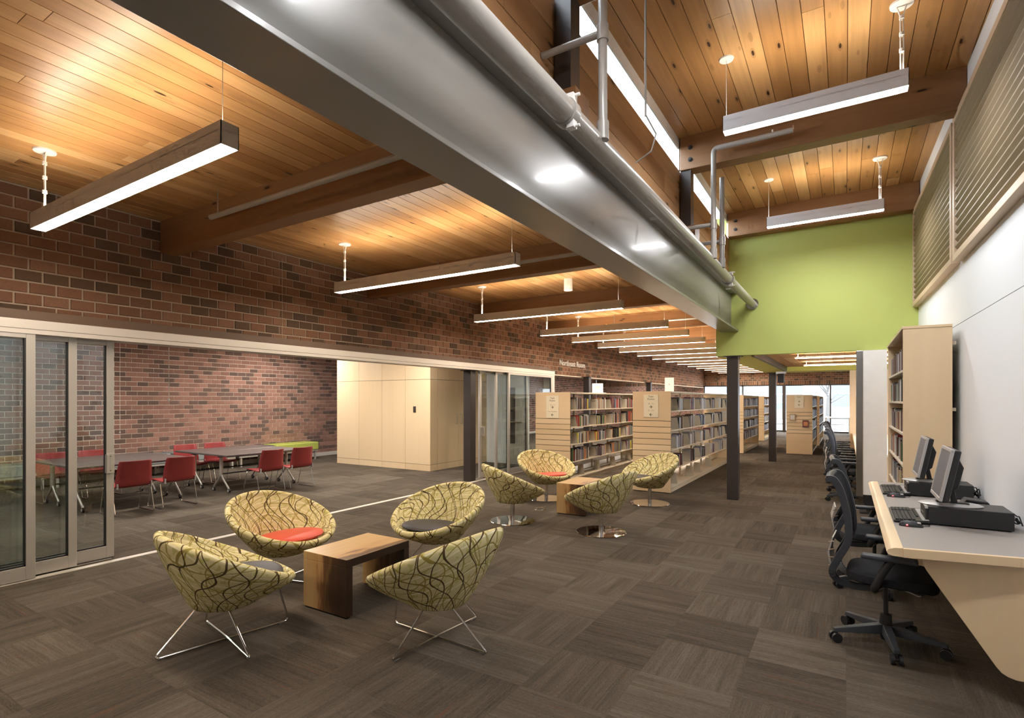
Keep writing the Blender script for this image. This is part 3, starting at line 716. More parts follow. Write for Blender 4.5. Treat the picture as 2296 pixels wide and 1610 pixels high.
CH=[((-3.401,1.976),78,'w','d','with wire legs, low front edge to the right, nearest the glass doors'),
    ((-4.105,2.88),14,'w','r','with coral pad and wire legs, left of the near bench table'),
    ((-3.236,3.893),-101,'w','d','with charcoal pad and wire legs, behind the near bench table'),
    ((-2.253,2.715),177,'w','d','with wire legs, seen from behind, right of the near bench table'),
    ((-3.638,5.867),52,'d','d','on a chrome disc, left of the far bench table'),
    ((-4.0,7.46),-25,'d','r','with coral pad on a chrome disc, before the first slatted bookcase'),
    ((-2.503,7.941),-132,'d','d','on a chrome disc, before the second slatted bookcase'),
    ((-2.445,5.919),170,'d','d','on a chrome disc, seen from behind before the far bench table')]
for (x,y),yaw,bt,pd,lab in CH:
    o=thing('tub_chair','patterned tub chair '+lab,'chair',(x,y,0),rad(yaw),'patterned tub lounge chairs')
    link('shell',TUB,o);(wire_base if bt=='w' else disc_base)(o)
    p=link('seat_cushion',PADR if pd=='r' else PADD,o,(.066,0,.362),(0,rad(-5),0));p['label']='coral round seat pad' if pd=='r' else 'charcoal round seat pad'

# ---- waterfall wood tables
def bench_table(x0,x1,y0,y1,label):
    o=thing('wood_bench_table',label,'table',((x0+x1)/2,(y0+y1)/2,0),0,'walnut bench tables');w,l,t,h=(x1-x0)/2,(y1-y0)/2,.058,.42
    MB().box(-w,w,-l,l,h-t,h).build('top',M['walnut'],o,bev=.003)
    for a,b in ((-l,-l+t),(l-t,l)): MB().box(-w,w,a,b,.012,h-t).build('slab_leg',M['walnut'],o,bev=.003);MB().box(-w+.02,w-.02,a+.008,b-.008,0,.012).build('foot_strip',M['black'],o)
bench_table(-3.46,-2.99,2.60,3.24,'walnut waterfall bench table between the wire legged tub chairs')
bench_table(-3.36,-2.93,6.56,7.24,'walnut waterfall bench table between the chrome disc tub chairs')
o=thing('floor_box','round metal floor outlet lid near the far tub chairs','floor outlet',(-3.70,6.72,0));MB().lathe([(.10,0),(.098,.004),(.08,.005)],28).build('lid',M['stainless'],o,smooth=True);MB().lathe([(.05,.005),(.048,.007)],20).build('flap',M['bronze'],o)

# ---- folding tables on casters in the side room
def caster(mb_o,x,y,r=.035):
    c=MB();c.cyl((x,y-.014,r),(x,y+.014,r),r,n=16);q=c.build('caster',M['black'],mb_o,smooth=True)
    MB().cyl((x,y-.016,r),(x,y+.016,r),r*.62,n=14).build('hub',M['castor'],q,smooth=True)
def flip_table(x0,x1,y0,y1,label):
    H=.645;cx,cy=(x0+x1)/2,(y0+y1)/2;o=thing('folding_table',label,'table',(cx,cy,0),0,'charcoal folding tables on casters');w,l=(x1-x0)/2,(y1-y0)/2
    MB().box(-w,w,-l,l,H-.028,H).build('tabletop',M['tabletop'],o,bev=.006)
    for y in (-l+.14,l-.14):
        MB().cyl((0,y,.27),(0,y,H-.05),.028,n=14).build('post',M['alum'],o,smooth=True);MB().box(-.05,.05,y-.03,y+.03,H-.06,H-.028).build('bracket',M['black'],o)
        for s in (-1,1):
            f=MB().tube(fillet([(0,y,.30),(s*.06,y,.22),(s*.21,y,.085),(s*.225,y,.05)],.04,3),.016,8).build('foot',M['alum'],o,smooth=True);caster(o,s*.225,y)
    MB().cyl((0,-l+.14,.30),(0,l-.14,.30),.011,n=8).build('stretcher',M['blackmetal'],o)
flip_table(-10.36,-9.56,3.02,4.58,'charcoal folding table on casters, rear one of the near pair behind the glass')
flip_table(-9.54,-8.74,3.02,4.58,'charcoal folding table on casters, front one of the near pair behind the glass')
flip_table(-10.2,-9.40,4.98,6.50,'charcoal folding table on casters, rear one of the pair by the green bench')
flip_table(-9.38,-8.56,4.98,6.50,'charcoal folding table on casters, front one of the pair by the green bench')
# ---- red stacking chairs (seat faces local +x)
def red_chair():
    o=thing('red_chair','','chair',(0,0,0),0,'red stacking chairs at the folding tables')
    def ring(x,z,w,th,nx,nz,curve):
        out=[]
        for k in range(9):
            s=-1+k/4;out.append((x+nx*curve*s*s,w*s,z+nz*curve*s*s))
        return out
    prof=[(.21,.372,.19),(.18,.392,.21),(.05,.386,.222),(-.10,.374,.225),(-.16,.372,.225),(-.19,.380,.224)]
    back=[(-.19,.380,.224),(-.208,.40,.226),(-.220,.45,.224),(-.236,.55,.215),(-.256,.66,.204),(-.268,.715,.198),(-.270,.728,.190)]
    def sheet(pr,th):
        top=[[(x,w*(-1+k/4),z+.012*(abs(-1+k/4)**2)) for k in range(9)] for x,z,w in pr]
        m=MB();V=[p for r in top for p in r];n=9;F=[]
        for a in range(len(top)-1):
            for k in range(n-1):F.append((a*n+k,a*n+k+1,(a+1)*n+k+1,(a+1)*n+k))
        m.add(V,F);return m
    for nm,pr in (('seat',prof),('backrest',back)):
        q=sheet(pr,.01)
        if nm=='backrest': q.v=[(x+.05*min(1,max(0,(z-.385)/.1))*(abs(y)/.21)**2,y,z-.012*min(1,max(0,(z-.385)/.1))*(abs(y)/.21)**2) for x,y,z in q.v]
        q=q.build(nm,M['red'],o,smooth=True);md=q.modifiers.new('thick','SOLIDIFY');md.thickness=.010;md.offset=0
    for s in (-1,1):
        y=.19*s;yo=.235*s
        MB().tube(fillet([(-.17,y,.372),(-.12,yo,.36),(-.22,yo,.008),(.24,yo,.008),(.13,yo,.36),(.16,y,.372)],.03,4),.0065,7).build('sled_wire',M['chrome'],o,smooth=True)
        MB().box(-.215,-.185,yo-.03*s-.008,yo-.03*s+.008,.36,.43).build('back_bracket',M['silver'],o)
    MB().cyl((-.12,-.235,.362),(-.12,.235,.362),.006,n=6).build('cross_wire',M['chrome'],o)
    return o
rc=red_chair();first=True
RS=[(-8.42,3.50,180,'seen from behind at the near table pair, left hand one'),(-8.42,4.09,180,'seen from behind at the near table pair, right hand one'),
    (-8.30,5.48,180,'seen from behind at the tables by the green bench, left hand one'),(-8.30,6.06,180,'seen from behind at the tables by the green bench, right hand one'),
    (-10.30,3.33,0,'behind the near table pair, left hand one'),(-10.30,3.87,0,'behind the near table pair, right hand one'),
    (-10.16,5.25,0,'behind the table pair by the green bench, left hand one'),(-10.16,5.80,0,'behind the table pair by the green bench, right hand one')]
for i,(x,y,a,l) in enumerate(RS):
    q=rc if i==len(RS)-1 else dup(rc)
    put(q,(x,y,0),rad(a),'red stacking chair '+l)
# ---- upholstered benches along the brick wall
def bench(y0,y1,m,label):
    o=thing('upholstered_bench',label,'bench',(-12.08,(y0+y1)/2,0),0,'benches along the rosy brick wall');l=(y1-y0)/2
    MB().box(-.27,.27,-l,l,.25,.45).build('cushion',m,o,bev=.02);MB().box(-.26,.26,-l+.02,l-.02,.215,.25).build('frame',M['alum'],o)
    for y in (-l+.08,l-.08):
        for x in (-.22,.22): MB().box(x-.02,x+.02,y-.02,y+.02,0,.215).build('leg',M['alum'],o)
bench(1.9,3.7,M['benchgrey'],'grey upholstered bench behind the glass at the left edge')
bench(3.75,5.7,M['benchgrey'],'grey upholstered bench behind the near table pair')
bench(5.75,7.1,M['benchgrey'],'pale grey upholstered bench between the two table pairs')
bench(7.15,8.05,M['benchblue'],'navy upholstered bench beside the lime green one')
bench(8.1,9.35,M['benchgreen'],'lime green upholstered bench next to the maple box')
for y,l,z in ((3.35,'shade cord with a small knob hung behind the near glass doors',1.55),(5.0,'long thin cord hung down the rosy lit brick wall',.9)):
    o=thing('shade_cord',l,'cord',(-7.0 if y<4 else -12.36,y,0));MB().cyl((0,0,z),(0,0,2.9),.004,n=6).build('cord',M['white'],o);MB().lathe([(.004,z+.02),(.014,z),(.004,z-.02)][::-1],10).build('knob',M['white'],o)

# ---- bookcases
BOOKS=[];ENDS=[]
PAL=['brown']*7+['grey']*6+['black']*5+['white']*5+['silver']*5+['maroon']*4+['tan']*4+['red']*2+['yellow']+['blue']*3+['green']*2+['orange']*2
PALD=['silver']*8+['grey']*7+['black']*6+['brown']*4+['white']*5+['blue']*4+['maroon']*2+['tan']*2
SHZ=[1.37,1.045,.72,.395]
def fill(xf,sgn,y0,y1,z,depth,clear,pal,name,row,dens,ends=True,unit=.92):
    """books with spines at x=xf facing sgn along x, on a shelf top at z"""
    y=y0
    while y<y1-.1:
        ye=min(y+unit,y1)-.03;hh=random.uniform(.19,.215);frac=min(1,random.gauss(dens,.08))
        p=ye-(ye-y)*frac+.012;lim=ye;col=random.choice(pal)
        if ends and frac<.9: ENDS.append((xf-sgn*.085,p-.004,z,name,row))
        while p<lim-.03:
            th=random.choice((.02,.025,.03,.034,.04));h=min(clear-.03,hh+random.uniform(-.02,.028))
            if random.random()<.75:col=random.choice(pal)
            BOOKS.append((xf-sgn*random.uniform(.004,.02),sgn,p,z,th,random.uniform(.13,.155),h,col,name,row));p+=th+.0012
        y+=unit
def bookcase(name,label,x0,x1,y0,y1,nm,pal,slat=True,H=1.70,far_end=True,dens=.66):
    o=thing(name,label,'bookcase',((x0+x1)/2,y0,0),0,'double sided bookcases');w=(x1-x0)/2;L=y1-y0;t=.028
    if slat:
        m=M['maple_x'];zz=[.008,.60]+[.60+.1*k for k in range(1,7)]+[H]
        MB().box(-w+.004,w-.004,.012,t,.004,H-.004).build('end_backing',M['gap'],o)
        for a,b in zip(zz,zz[1:]): MB().box(-w,w,-.004,.0118,a+.004,b-.004,t=random.random()*.5).build('end_slat',m,o,attr=True,bev=.002)
    else: MB().box(-w,w,0,t,0,H,t=.4).build('end_panel',M['maple_z'],o,attr=True,bev=.003)
    if far_end: MB().box(-w,w,L-t,L,0,H,t=.5).build('end_panel',M['maple_z'],o,attr=True,bev=.003)
    MB().box(-w+.01,w-.01,t,L-t,H-.03,H-.006).build('top_canopy',M['cream'],o,bev=.003)
    MB().box(-w+.03,w-.03,t,L-t,0,.075).build('plinth',M['cream'],o)
    n=max(1,round((L-2*t)/.92));u=(L-2*t)/n
    for k in range(n+1):
        y=min(max(t+k*u,t+.014),L-t-.014);MB().box(-.018,.018,y-.014,y+.014,.075,H-.03).build('upright',M['cream'],o)
    for s in (-1,1):
        for z in SHZ+[.095]:
            d=w-.03
            m=MB();m.box(*sorted((s*.022,s*(w-.008 if z>.1 else w-.004))),t+.001,L-t-.001,z-.02,z);m.build('shelf',M['cream'],o,bev=.002)
    for r,z in enumerate(SHZ): fill(x1-.012,1,y0+t,y1-t,z,.15,.32,pal,nm,('top','second','third','fourth')[r],dens,unit=u)
    for k in range(n):
        if random.random()<.8: ENDS.append((x1-.10,y0+t+u*(k+random.uniform(.3,.8)),.095,nm,'bottom'))
    return o
bookcase('bookcase','maple ended bookcase with bright books, behind the coral padded disc chair',-5.06,-4.33,9.0,13.6,'first slatted bookcase',PAL,dens=.70)
bookcase('bookcase','maple ended bookcase with dim shelves beside the dark column under the green wall',-3.11,-2.46,8.93,14.4,'second slatted bookcase',PALD,dens=.5)
bookcase('bookcase','far bookcase between the two dark columns, nearer one',-3.2,-2.52,16.75,19.95,'nearer bookcase between the columns',PALD,dens=.86)
bookcase('bookcase','far bookcase between the two dark columns, farther one',-3.3,-2.62,22.2,25.9,'farther bookcase between the columns',PALD,dens=.86)
bookcase('bookcase','free standing endcap bookcase with two displayed books before the far windows',-1.46,-.80,17.3,20.1,'endcap bookcase',PALD,dens=.86)
bookcase('bookcase','bookcase hidden behind the endcap bookcase near the far windows',-1.42,-.76,20.9,24.5,'bookcase behind the endcap',PALD,dens=.8)
# tall wall bookcase at the desk end (spines face the aisle)
o=thing('wall_bookcase','tall maple wall bookcase at the far end of the computer desk','bookcase',(.45,6.17,0))
H=2.21;D=.36;L=2.13
MB().box(0,D,0,.026,0,H,t=.3).build('end_panel',M['maple_z'],o,attr=True,bev=.003);MB().box(0,D,L-.026,L,0,H,t=.6).build('end_panel',M['maple_z'],o,attr=True,bev=.003)
MB().box(-.01,D,-.006,L+.006,H,H+.024,t=.4).build('top_board',M['maple_y'],o,attr=True,bev=.003)
MB().box(D-.012,D,.026,L-.026,.05,H).build('back',M['cream'],o);MB().box(.03,D-.02,.026,L-.026,0,.06).build('plinth',M['cream'],o)
for z in (1.84,1.535,1.23,.925,.62,.315): MB().box(.01,D-.014,.027,L-.027,z-.022,z).build('shelf',M['cream'],o,bev=.002)
for z in (2.05,1.45,.95): MB().box(D,D+.03,.04,.10,z,z+.03).build('wall_cleat',M['cream'],o)
for r,z in enumerate((1.84,1.535,1.23,.925,.62)): fill(.472,-1,6.20,8.27,z,.2,.3,PAL,'tall wall bookcase',('top','second','third','fourth','fifth')[r],.88,False)

def book_mesh(c):
    m=MB();m.box(0,1,0,.1,0,1,0);m.box(0,1,.9,1,0,1,0);m.box(.95,1,.1,.9,0,1,0);m.box(.03,.95,.1,.9,.02,.97,1)
    return m.mesh('book',[M['bk_'+c],M['pages']])
BM={c:book_mesh(c) for c in BOOKC}
def bkey(b):
    x,y=b[0],b[2];d=math.hypot(x,y);return -abs(x)/d**3*(1 if b[1]>0 or x>0 else .1)
BOOKS.sort(key=bkey)
rest=MB();cl=list(BOOKC)
ORDW=['first','second','third','fourth','fifth','sixth','seventh','eighth','ninth','tenth','eleventh','twelfth','thirteenth','fourteenth','fifteenth','sixteenth','seventeenth','eighteenth','nineteenth','twentieth','twenty-first','twenty-second','twenty-third','twenty-fourth','twenty-fifth']
def nth(cnt,key):
    cnt[key]=cnt.get(key,0)+1;return ORDW[min(cnt[key]-1,len(ORDW)-1)]
bc={}
for i,(x,s,y,z,th,dp,h,c,nm,row) in enumerate(BOOKS):
    if i<300:
        q=link('book',BM[c],None,(x-dp if s>0 else x+dp,y if s>0 else y+th,z),(0,0,0 if s>0 else PI),(dp,th,h))
        tag(q,'%s %s book from the near end, %s shelf, %s'%(nth(bc,(c,nm,row)),c,row,nm),'book','books on the %s shelf of the %s'%(row,nm))
    else:
        x0,x1=(x-dp,x) if s>0 else (x,x+dp)
        rest.box(x0,x1,y,y+th,z,z+h,cl.index(c))
tag(rest.build('books_beyond_count',[M['bk_'+c] for c in cl]),'remaining rows of small books deeper in the bookcases','books',kind='stuff')
ENDS.sort(key=lambda e:e[1])
for i,(x,y,z,nm,row) in enumerate(ENDS):
    if y>16:continue
    q=MB();q.prism([(-.075,0),(.08,0),(.05,.195),(-.06,.195)],'y',-.0015,.0015);q.box(-.07,.07,-.10,-.0015,.0,.0015)
    tag(q.build('bookend',M['bookend'],loc=(x,y,z+.0003)),'%s beige bookend from the near end, %s shelf, %s'%(nth(bc,('e',nm,row)),row,nm),'bookend','bookends on the %s shelf of the %s'%(row,nm))

# ---- signs
def text(body,size,mat,loc,rot,parent,width=None,align='CENTER',name='lettering',ext=.0006):
    cu=bpy.data.curves.new(name,'FONT');cu.body=body;cu.size=size;cu.extrude=ext;cu.align_x=align;cu.materials.append(mat)
    o=bpy.data.objects.new(name,cu);COL.objects.link(o);o.location=loc;o.rotation_euler=rot
    if parent:o.parent=parent
    bpy.context.view_layer.update()
    if width: wx=width/max(o.dimensions.x,1e-4)
    me=bpy.data.meshes.new_from_object(o.evaluated_get(bpy.context.evaluated_depsgraph_get()));me.name=name
    q=bpy.data.objects.new(name,me);COL.objects.link(q);q.location=loc;q.rotation_euler=rot
    if parent:q.parent=parent
    if width:q.scale.x=wx
    bpy.data.objects.remove(o);q.name=name
    return q
def arrow(parent,x,z,right,s=.022):
    d=1 if right else -1;m=MB()
    m.prism([(x-d*s*1.2,z-s*.2),(x+d*s*.2,z-s*.2),(x+d*s*.2,z+s*.2),(x-d*s*1.2,z+s*.2)],'y',-.0085,-.008)
    m.prism([(x+d*s*1.2,z),(x+d*s*.1,z+s*1.1),(x-d*s*.4,z+s*1.1),(x+d*s*.45,z),(x-d*s*.4,z-s*1.1),(x+d*s*.1,z-s*1.1)],'y',-.0085,-.008)
    m.build('arrow',M['ink'],parent)
def wayfinder(x0,x1,z0,z1,y,label,lines):
    o=thing('direction_sign',label,'sign',((x0+x1)/2,y,(z0+z1)/2),0,'arrow signs on the bookcase ends');w,h=(x1-x0)/2,(z1-z0)/2
    MB().box(-w,w,-.008,0,-h,h).build('plate',M['sign'],o,bev=.002)
    for body,z,size,mt in lines:
        if body in '<>': arrow(o,0,z*h*2-h,body=='>',size)
        else: text(body,size,M[mt],(0,-.0082,z*h*2-h),(PI/2,0,0),o)
wayfinder(-4.825,-4.56,1.21,1.63,8.995,'cream arrow sign on the end of the first slatted bookcase',[('Teen',.86,.045,'ink'),('Fiction',.75,.045,'ink'),('O - Z',.56,.04,'ink2'),('>',.485,.022,'ink'),('New Teen Books',.28,.028,'ink2'),('<',.145,.022,'ink')])
wayfinder(-2.915,-2.665,1.26,1.64,8.925,'cream arrow sign on the end of the second slatted bookcase',[('Teen',.88,.045,'ink'),('Fiction',.77,.045,'ink'),('A - D',.57,.04,'ink2'),('>',.46,.022,'ink'),('D - O',.27,.04,'ink2'),('<',.115,.022,'ink')])
wayfinder(-1.25,-1.02,1.32,1.68,17.295,'cream arrow sign on the endcap bookcase',[('Fiction',.85,.04,'ink'),('>',.52,.022,'ink'),('<',.25,.022,'ink')])
def topsign(x,y,w,h,label,body):
    o=thing('shelf_top_sign',label,'sign',(x,y,1.694),rad(12),'white signs on top of the bookcases')
    MB().box(-w/2-.06,w/2+.06,-.05,.05,0,.012).build('foot',M['signwhite'],o);MB().box(-w/2,w/2,-.012,.012,.012,h).build('board',M['signwhite'],o,bev=.003)
    text(body,.05,M['ink2'],(0,-.0124,h*.5),(PI/2,0,0),o)
topsign(-4.20-.3,10.7,.23,.21,'white sign standing on the first slatted bookcase','TEEN');topsign(-2.92,10.5,.17,.29,'white sign standing on the second slatted bookcase','A')
for x,z,l in ((-1.30,1.06,'owl patterned book shown on the endcap slats, upper left'),(-.97,.88,'pink covered book shown on the endcap slats, lower right')):
    o=thing('display_book',l,'book',(x,17.285,z));MB().box(-.075,.075,-.03,-.008,-.1,.1).build('cover',M['bk_tan' if z>1 else 'bk_maroon'],o,bev=.003);MB().box(-.05,.05,-.0315,-.0298,-.06,.06).build('cover_picture',M['bk_white' if z>1 else 'bk_orange'],o)
    MB().box(-.085,.085,-.04,.008,-.115,-.101).build('slat_holder',M['wglass'],o)
o=thing('wall_cable','thin vertical cable on the brown brick wall left of the second lamp','cable');MB().cyl((XW+.006,4.44,2.34),(XW+.006,4.44,3.42),.003,n=6).build('cable',M['cream'],o)
# ---- wall lettering
tx=text('Northeast Room',.215,M['white'],(XW+.018,12.52,2.462),(PI/2,0,PI/2),None,1.58,'LEFT','wall_lettering',.012)
tag(tx,'raised white letters reading Northeast Room on the brick wall','lettering')

# ---- computer desk
dk=thing('computer_desk','grey topped computer desk with maple edge along the white wall','desk')
TZ=.78
poly=[(.252,3.455),(.905,3.585),(.872,6.15),(.252,6.15)]
MB().prism(poly,'z',TZ-.03,TZ).build('worktop',M['desk'],dk)
def nose(y0,y1):
    sec=[(.252,TZ+.0005),(.215,TZ-.001),(.19,TZ-.009),(.18,TZ-.022),(.186,TZ-.034),(.205,TZ-.042),(.252,TZ-.046)]
    m=MB();m.prism(sec,'y',y0,y1,t=.5);m.v=[(x,y+(x-.252)*.2 if y<4 else y,z) for x,y,z in m.v];return m
nose(3.44,6.15).build('front_nosing',M['maple_y'],dk,attr=True,smooth=True)
m=MB();m.prism([(.252,3.430),(.905,3.560),(.905,3.586),(.252,3.456)],'z',TZ-.046,TZ+.0006,t=.4);m.build('end_edging',M['maple_x'],dk,attr=True,bev=.002)
pn=[(.34,.735),(.343,.70),(.352,.665),(.365,.64),(.645,.20),(.665,.175),(.69,.16),(.72,.152),(.905,.150),(.905,.735)]
m=MB();m.prism(pn,'y',3.60,3.632,t=.5);m.build('end_panel',M['maple_z'],dk,attr=True,bev=.002)
m=MB();m.prism(pn,'y',6.05,6.08,t=.3);m.build('end_panel',M['maple_z'],dk,attr=True)
MB().box(.84,.868,3.7,6.05,.45,.735).build('wall_rail',M['maple_y'],dk)
# computers
def computer(y,tag_w,dz=0):
    o=thing('desktop_computer','flat black desktop computer under the %s monitor'%tag_w,'computer',(.43,y,TZ),0,'desktop computers on the desk')
    MB().box(0,.40,0,.27,.006,.112).build('case',M['black'],o,bev=.004);MB().box(-.012,0,.004,.266,.010,.108).build('front_bezel',M['blackmetal'],o,bev=.003)
    MB().box(-.014,.002,.002,.012,.098,.110).build('trim',M['chrome'],o);MB().box(-.014,.0,.01,.262,.106,.111).build('trim',M['silver'],o);MB().box(-.013,-.011,.10,.20,.055,.06).build('drive_slot',M['silver'],o)
    for a in (.03,.24):
        for b in (.03,.36): MB().box(b,b+.02,a-.01,a+.01,0,.006).build('foot',M['black'],o)
    z=TZ+.10
    o=thing('monitor','silver framed flat monitor, the %s on the desk'%tag_w,'monitor',(.535,y+.14,z+.012),0,'flat monitors on the desk')
    st=MB();st.lathe([(.11,0),(.112,.005),(.10,.012),(.02,.016)],28);st.v=[(x*1.45+.02,yy*1.0,zz) for x,yy,zz in st.v];st.build('stand_foot',M['silver'],o,smooth=True)
    MB().box(-.05,.11,-.03,.03,.0163,.02).build('foot_inset',M['black'],o)
    MB().bar((.04,0,.016),(.015,0,.15),.05,.03,up=(1,0,0)).build('stand_neck',M['black'],o,bev=.005)
    W=.195;a=rad(11);c,s=math.cos(a),math.sin(a)
    def R(m): m.v=[(-.03+x*c+zz*s-.0,yy,.040+zz*c-x*s) for x,yy,zz in m.v];return m
    for q in ((-W,W,0,.022),(-W,W,.302,.322),(-W,-W+.018,.022,.302),(W-.018,W,.022,.302)): R(MB().box(-.03,-.012,q[0],q[1],q[2],q[3])).build('bezel',M['silver'],o,bev=.003)
    R(MB().box(-.026,-.02,-W+.018,W-.018,.022,.302)).build('screen',M['screen'],o)
    R(MB().box(-.012,.02,-W+.002,W-.002,.002,.320)).build('back_shell',M['black'],o,bev=.006)
    m=MB();m.prism([(.02,.05),(.06,.09),(.062,.22),(.02,.28)],'y',-.11,.11);R(m).build('back_bulge',M['black'],o,bev=.006)
    q=MB();
    o=thing('keyboard','black and silver keyboard before the %s monitor'%tag_w,'keyboard',(.345,y+.20,TZ),0,'keyboards on the desk')
    m=MB();m.prism([(-.09,.004),(.09,.012),(.09,.028),(-.09,.016)],'y',-.235,.235);m.build('body',M['black'],o,bev=.004)
    m=MB();m.prism([(.055,.0269),(.09,.0292),(.09,.0302),(.055,.0279)],'y',-.232,.20);m.build('silver_strip',M['silver'],o)
    ks=MB();
    for r in range(5):
        for k in range(20):
            if k in (14,): continue
            x=-.08+r*.021;yy=-.225+k*.0225;zz=.0165+(x+.09)*.0667
            ks.box(x,x+.018,yy,yy+.0195,zz,zz+.007)
    for k in range(12): ks.box(.034,.048,-.1+k*.022,-.082+k*.022,.025,.031)
    q=ks.build('keys',M['blackmetal'],o);q['kind']='stuff'
    o=thing('mouse','black mouse with a red light before the %s computer'%tag_w,'mouse',(.335,y-.11,TZ),0,'mice on the desk')
    rings=[]
    for t,w,h in ((-.058,.012,.012),(-.05,.024,.024),(-.02,.031,.036),(.02,.030,.033),(.05,.025,.020),(.062,.012,.010)):
        rings.append([(t,w*math.cos(p),max(.0,h*math.sin(p))) if math.sin(p)>=0 else (t,w*math.cos(p),.001) for p in [2*PI*i/16 for i in range(16)]])
    MB().loft(rings,0,True,True).build('shell',M['black'],o,smooth=True)
    MB().box(.03,.05,-.02,.02,.021,.0265).build('button_plate',M['silver'],o,bev=.002);MB().lathe([(.003,0),(.006,.004),(.002,.007)],10,(-.02,-.031,.008)).build('light',M['redlight'],o)
    MB().tube(fillet([(.06,0,.006),(.10,.03,.004),(.09,.10,.004),(.08,.112,.03)],.03,4),.002,5).build('cord',M['black'],o)
    o=thing('cable_bundle','tangled black cables behind the %s computer'%tag_w,'cables',(.845,y+.1,TZ),0,'cable bundles on the desk')
    for k in range(4):
        pts=[(-.012,.02*k,.05+.01*k)]
        for j in range(5): pts.append((random.uniform(-.0,.03),random.uniform(-.12,.16),random.uniform(.01,.10)))
        MB().tube(fillet(pts,.03,4),.004,6).build('cable',M['black'],o,smooth=True)
computer(4.18,'nearer');computer(5.35,'farther')
o=thing('label_printer','black label printer behind the nearer monitor','printer',(.62,4.62,TZ));MB().box(0,.2,-.08,.08,0,.07).build('base',M['black'],o,bev=.01);m=MB();m.prism([(.02,.07),(.18,.07),(.16,.11),(.05,.12)],'y',-.06,.06);m.build('hood',M['blackmetal'],o,bev=.008)

# ---- task chairs (facing local +x)
def task_chair():
    o=thing('task_chair','','chair',(0,0,0),0,'black task chairs')
    for k in range(5):
        w=2*PI*k/5+rad(-79);c,s=math.cos(w),math.sin(w)
        m=MB();m.loft([[(c*r-s*y,s*r+c*y,z) for y,z in ((-wd,z0),(wd,z0),(wd*.8,z1),(-wd*.8,z1))] for r,wd,z0,z1 in ((.03,.03,.07,.13),(.15,.027,.07,.112),(.31,.018,.065,.088))],0,True,True)
        m.build('base_arm',M['slate'],o,bev=.004)
        cx,cy=c*.30,s*.30
        q=MB();q.cyl((cx-s*.012,cy+c*.012,.03),(cx-s*.03,cy+c*.03,.03),.03,n=16);q.cyl((cx+s*.012,cy-c*.012,.03),(cx+s*.03,cy-c*.03,.03),.03,n=16);q.cyl((cx,cy,.03),(cx,cy,.068),.011,n=8);q.cyl((cx-s*.012,cy+c*.012,.03),(cx+s*.012,cy-c*.012,.03),.012,n=8)
        q.build('caster',M['black'],o,smooth=True)
    MB().lathe([(.028,.03),(.033,.05),(.036,.13),(.03,.19)],18).build('hub',M['black'],o,smooth=True)
    MB().cyl((0,0,.18),(0,0,.385),.014,n=14).build('gas_column',M['black'],o,smooth=True)
    MB().box(-.10,.13,-.06,.06,.375,.425).build('mechanism',M['silver'],o,bev=.006)
    for x in (-.0,.07): MB().cyl((x,-.06,.395),(x,-.10,.395),.018,n=14).build('tension_knob',M['black'],o,smooth=True)
    m=MB();m.bar((.09,-.07,.385),(.17,-.13,.375),.02,.008);m.build('lever',M['silver'],o)
    R=[]
    for z,g in ((.42,.93),(.43,.99),(.455,1.0),(.472,.97),(.478,.90)):
        R.append([(.03+.24*g*(abs(math.cos(p))**.55)*(1 if math.cos(p)>0 else -1),.245*g*(abs(math.sin(p))**.55)*(1 if math.sin(p)>0 else -1),z-(.02 if math.cos(p)>.8 else 0)) for p in [2*PI*i/40 for i in range(40)]])
    MB().loft(R,0,True,True).build('seat',M['seatcloth'],o,smooth=True)
    rail=[(-.02,.365),(-.16,.36),(-.255,.395),(-.285,.455),(-.245,.55),(-.185,.665),(-.19,.80),(-.215,.92),(-.24,1.0),(-.27,1.05),(-.31,1.045)]
    for s in (-1,1):
        pts=[(x,s*(.19 if i>2 else .06+.043*i),z) for i,(x,z) in enumerate(rail)]
        P=fillet(pts,.05,3);rg=[]
        for i,p in enumerate(P):
            d=(P[min(i+1,len(P)-1)]-P[max(i-1,0)]).normalized();nx=Vector((-d.z,0,d.x)).normalized()*.021;ny=Vector((0,.013,0))
            rg.append([p-nx-ny,p+nx-ny,p+nx+ny,p-nx+ny])
        MB().loft(rg,0,True,True).build('back_rail',M['slate'],o,bev=.004)
    V=[];K=rail[4:];F=[];n=9
    for i,(x,z) in enumerate(K):
        for k in range(n):
            y=-.185+.37*k/(n-1);V.append((x-.02*(1-(y/.185)**2)+.008,y,z))
    for i in range(len(K)-1):
        for k in range(n-1):F.append((i*n+k,i*n+k+1,(i+1)*n+k+1,(i+1)*n+k))
    m=MB();m.add(V,F);q=m.build('mesh_back',M['seatcloth'],o,smooth=True);md=q.modifiers.new('thick','SOLIDIFY');md.thickness=.012
    MB().tube([(-.295,-.19,1.042),(-.30,-.1,1.05),(-.303,0,1.052),(-.30,.1,1.05),(-.295,.19,1.042)],.022,10).build('top_roll',M['slate'],o,smooth=True)
    m=MB();m.prism([(-.295,.46),(-.31,.56),(-.285,.66),(-.277,.66),(-.30,.56),(-.286,.46)],'y',-.12,.12);m.build('lumbar_plate',M['castor'],o)
    for k in range(4): MB().tube([(-.275,-.13+.0*k,.49+.05*k),(-.30,-.155,.485+.05*k),(-.265,-.185,.50+.05*k)],.003,5).build('lumbar_wire',M['chrome'],o)
    for s in (-1,1):
        MB().tube(fillet([(-.02,s*.13,.40),(-.06,s*.27,.40),(-.02,s*.275,.50),(.03,s*.275,.595)],.04,4),.021,10).build('arm_post',M['black'],o,smooth=True)
        m=MB().box(-.12,.16,s*.275-.038,s*.275+.038,.595,.622);m.build('armrest',M['slate'],o,bev=.010)
    return o
tc=task_chair()
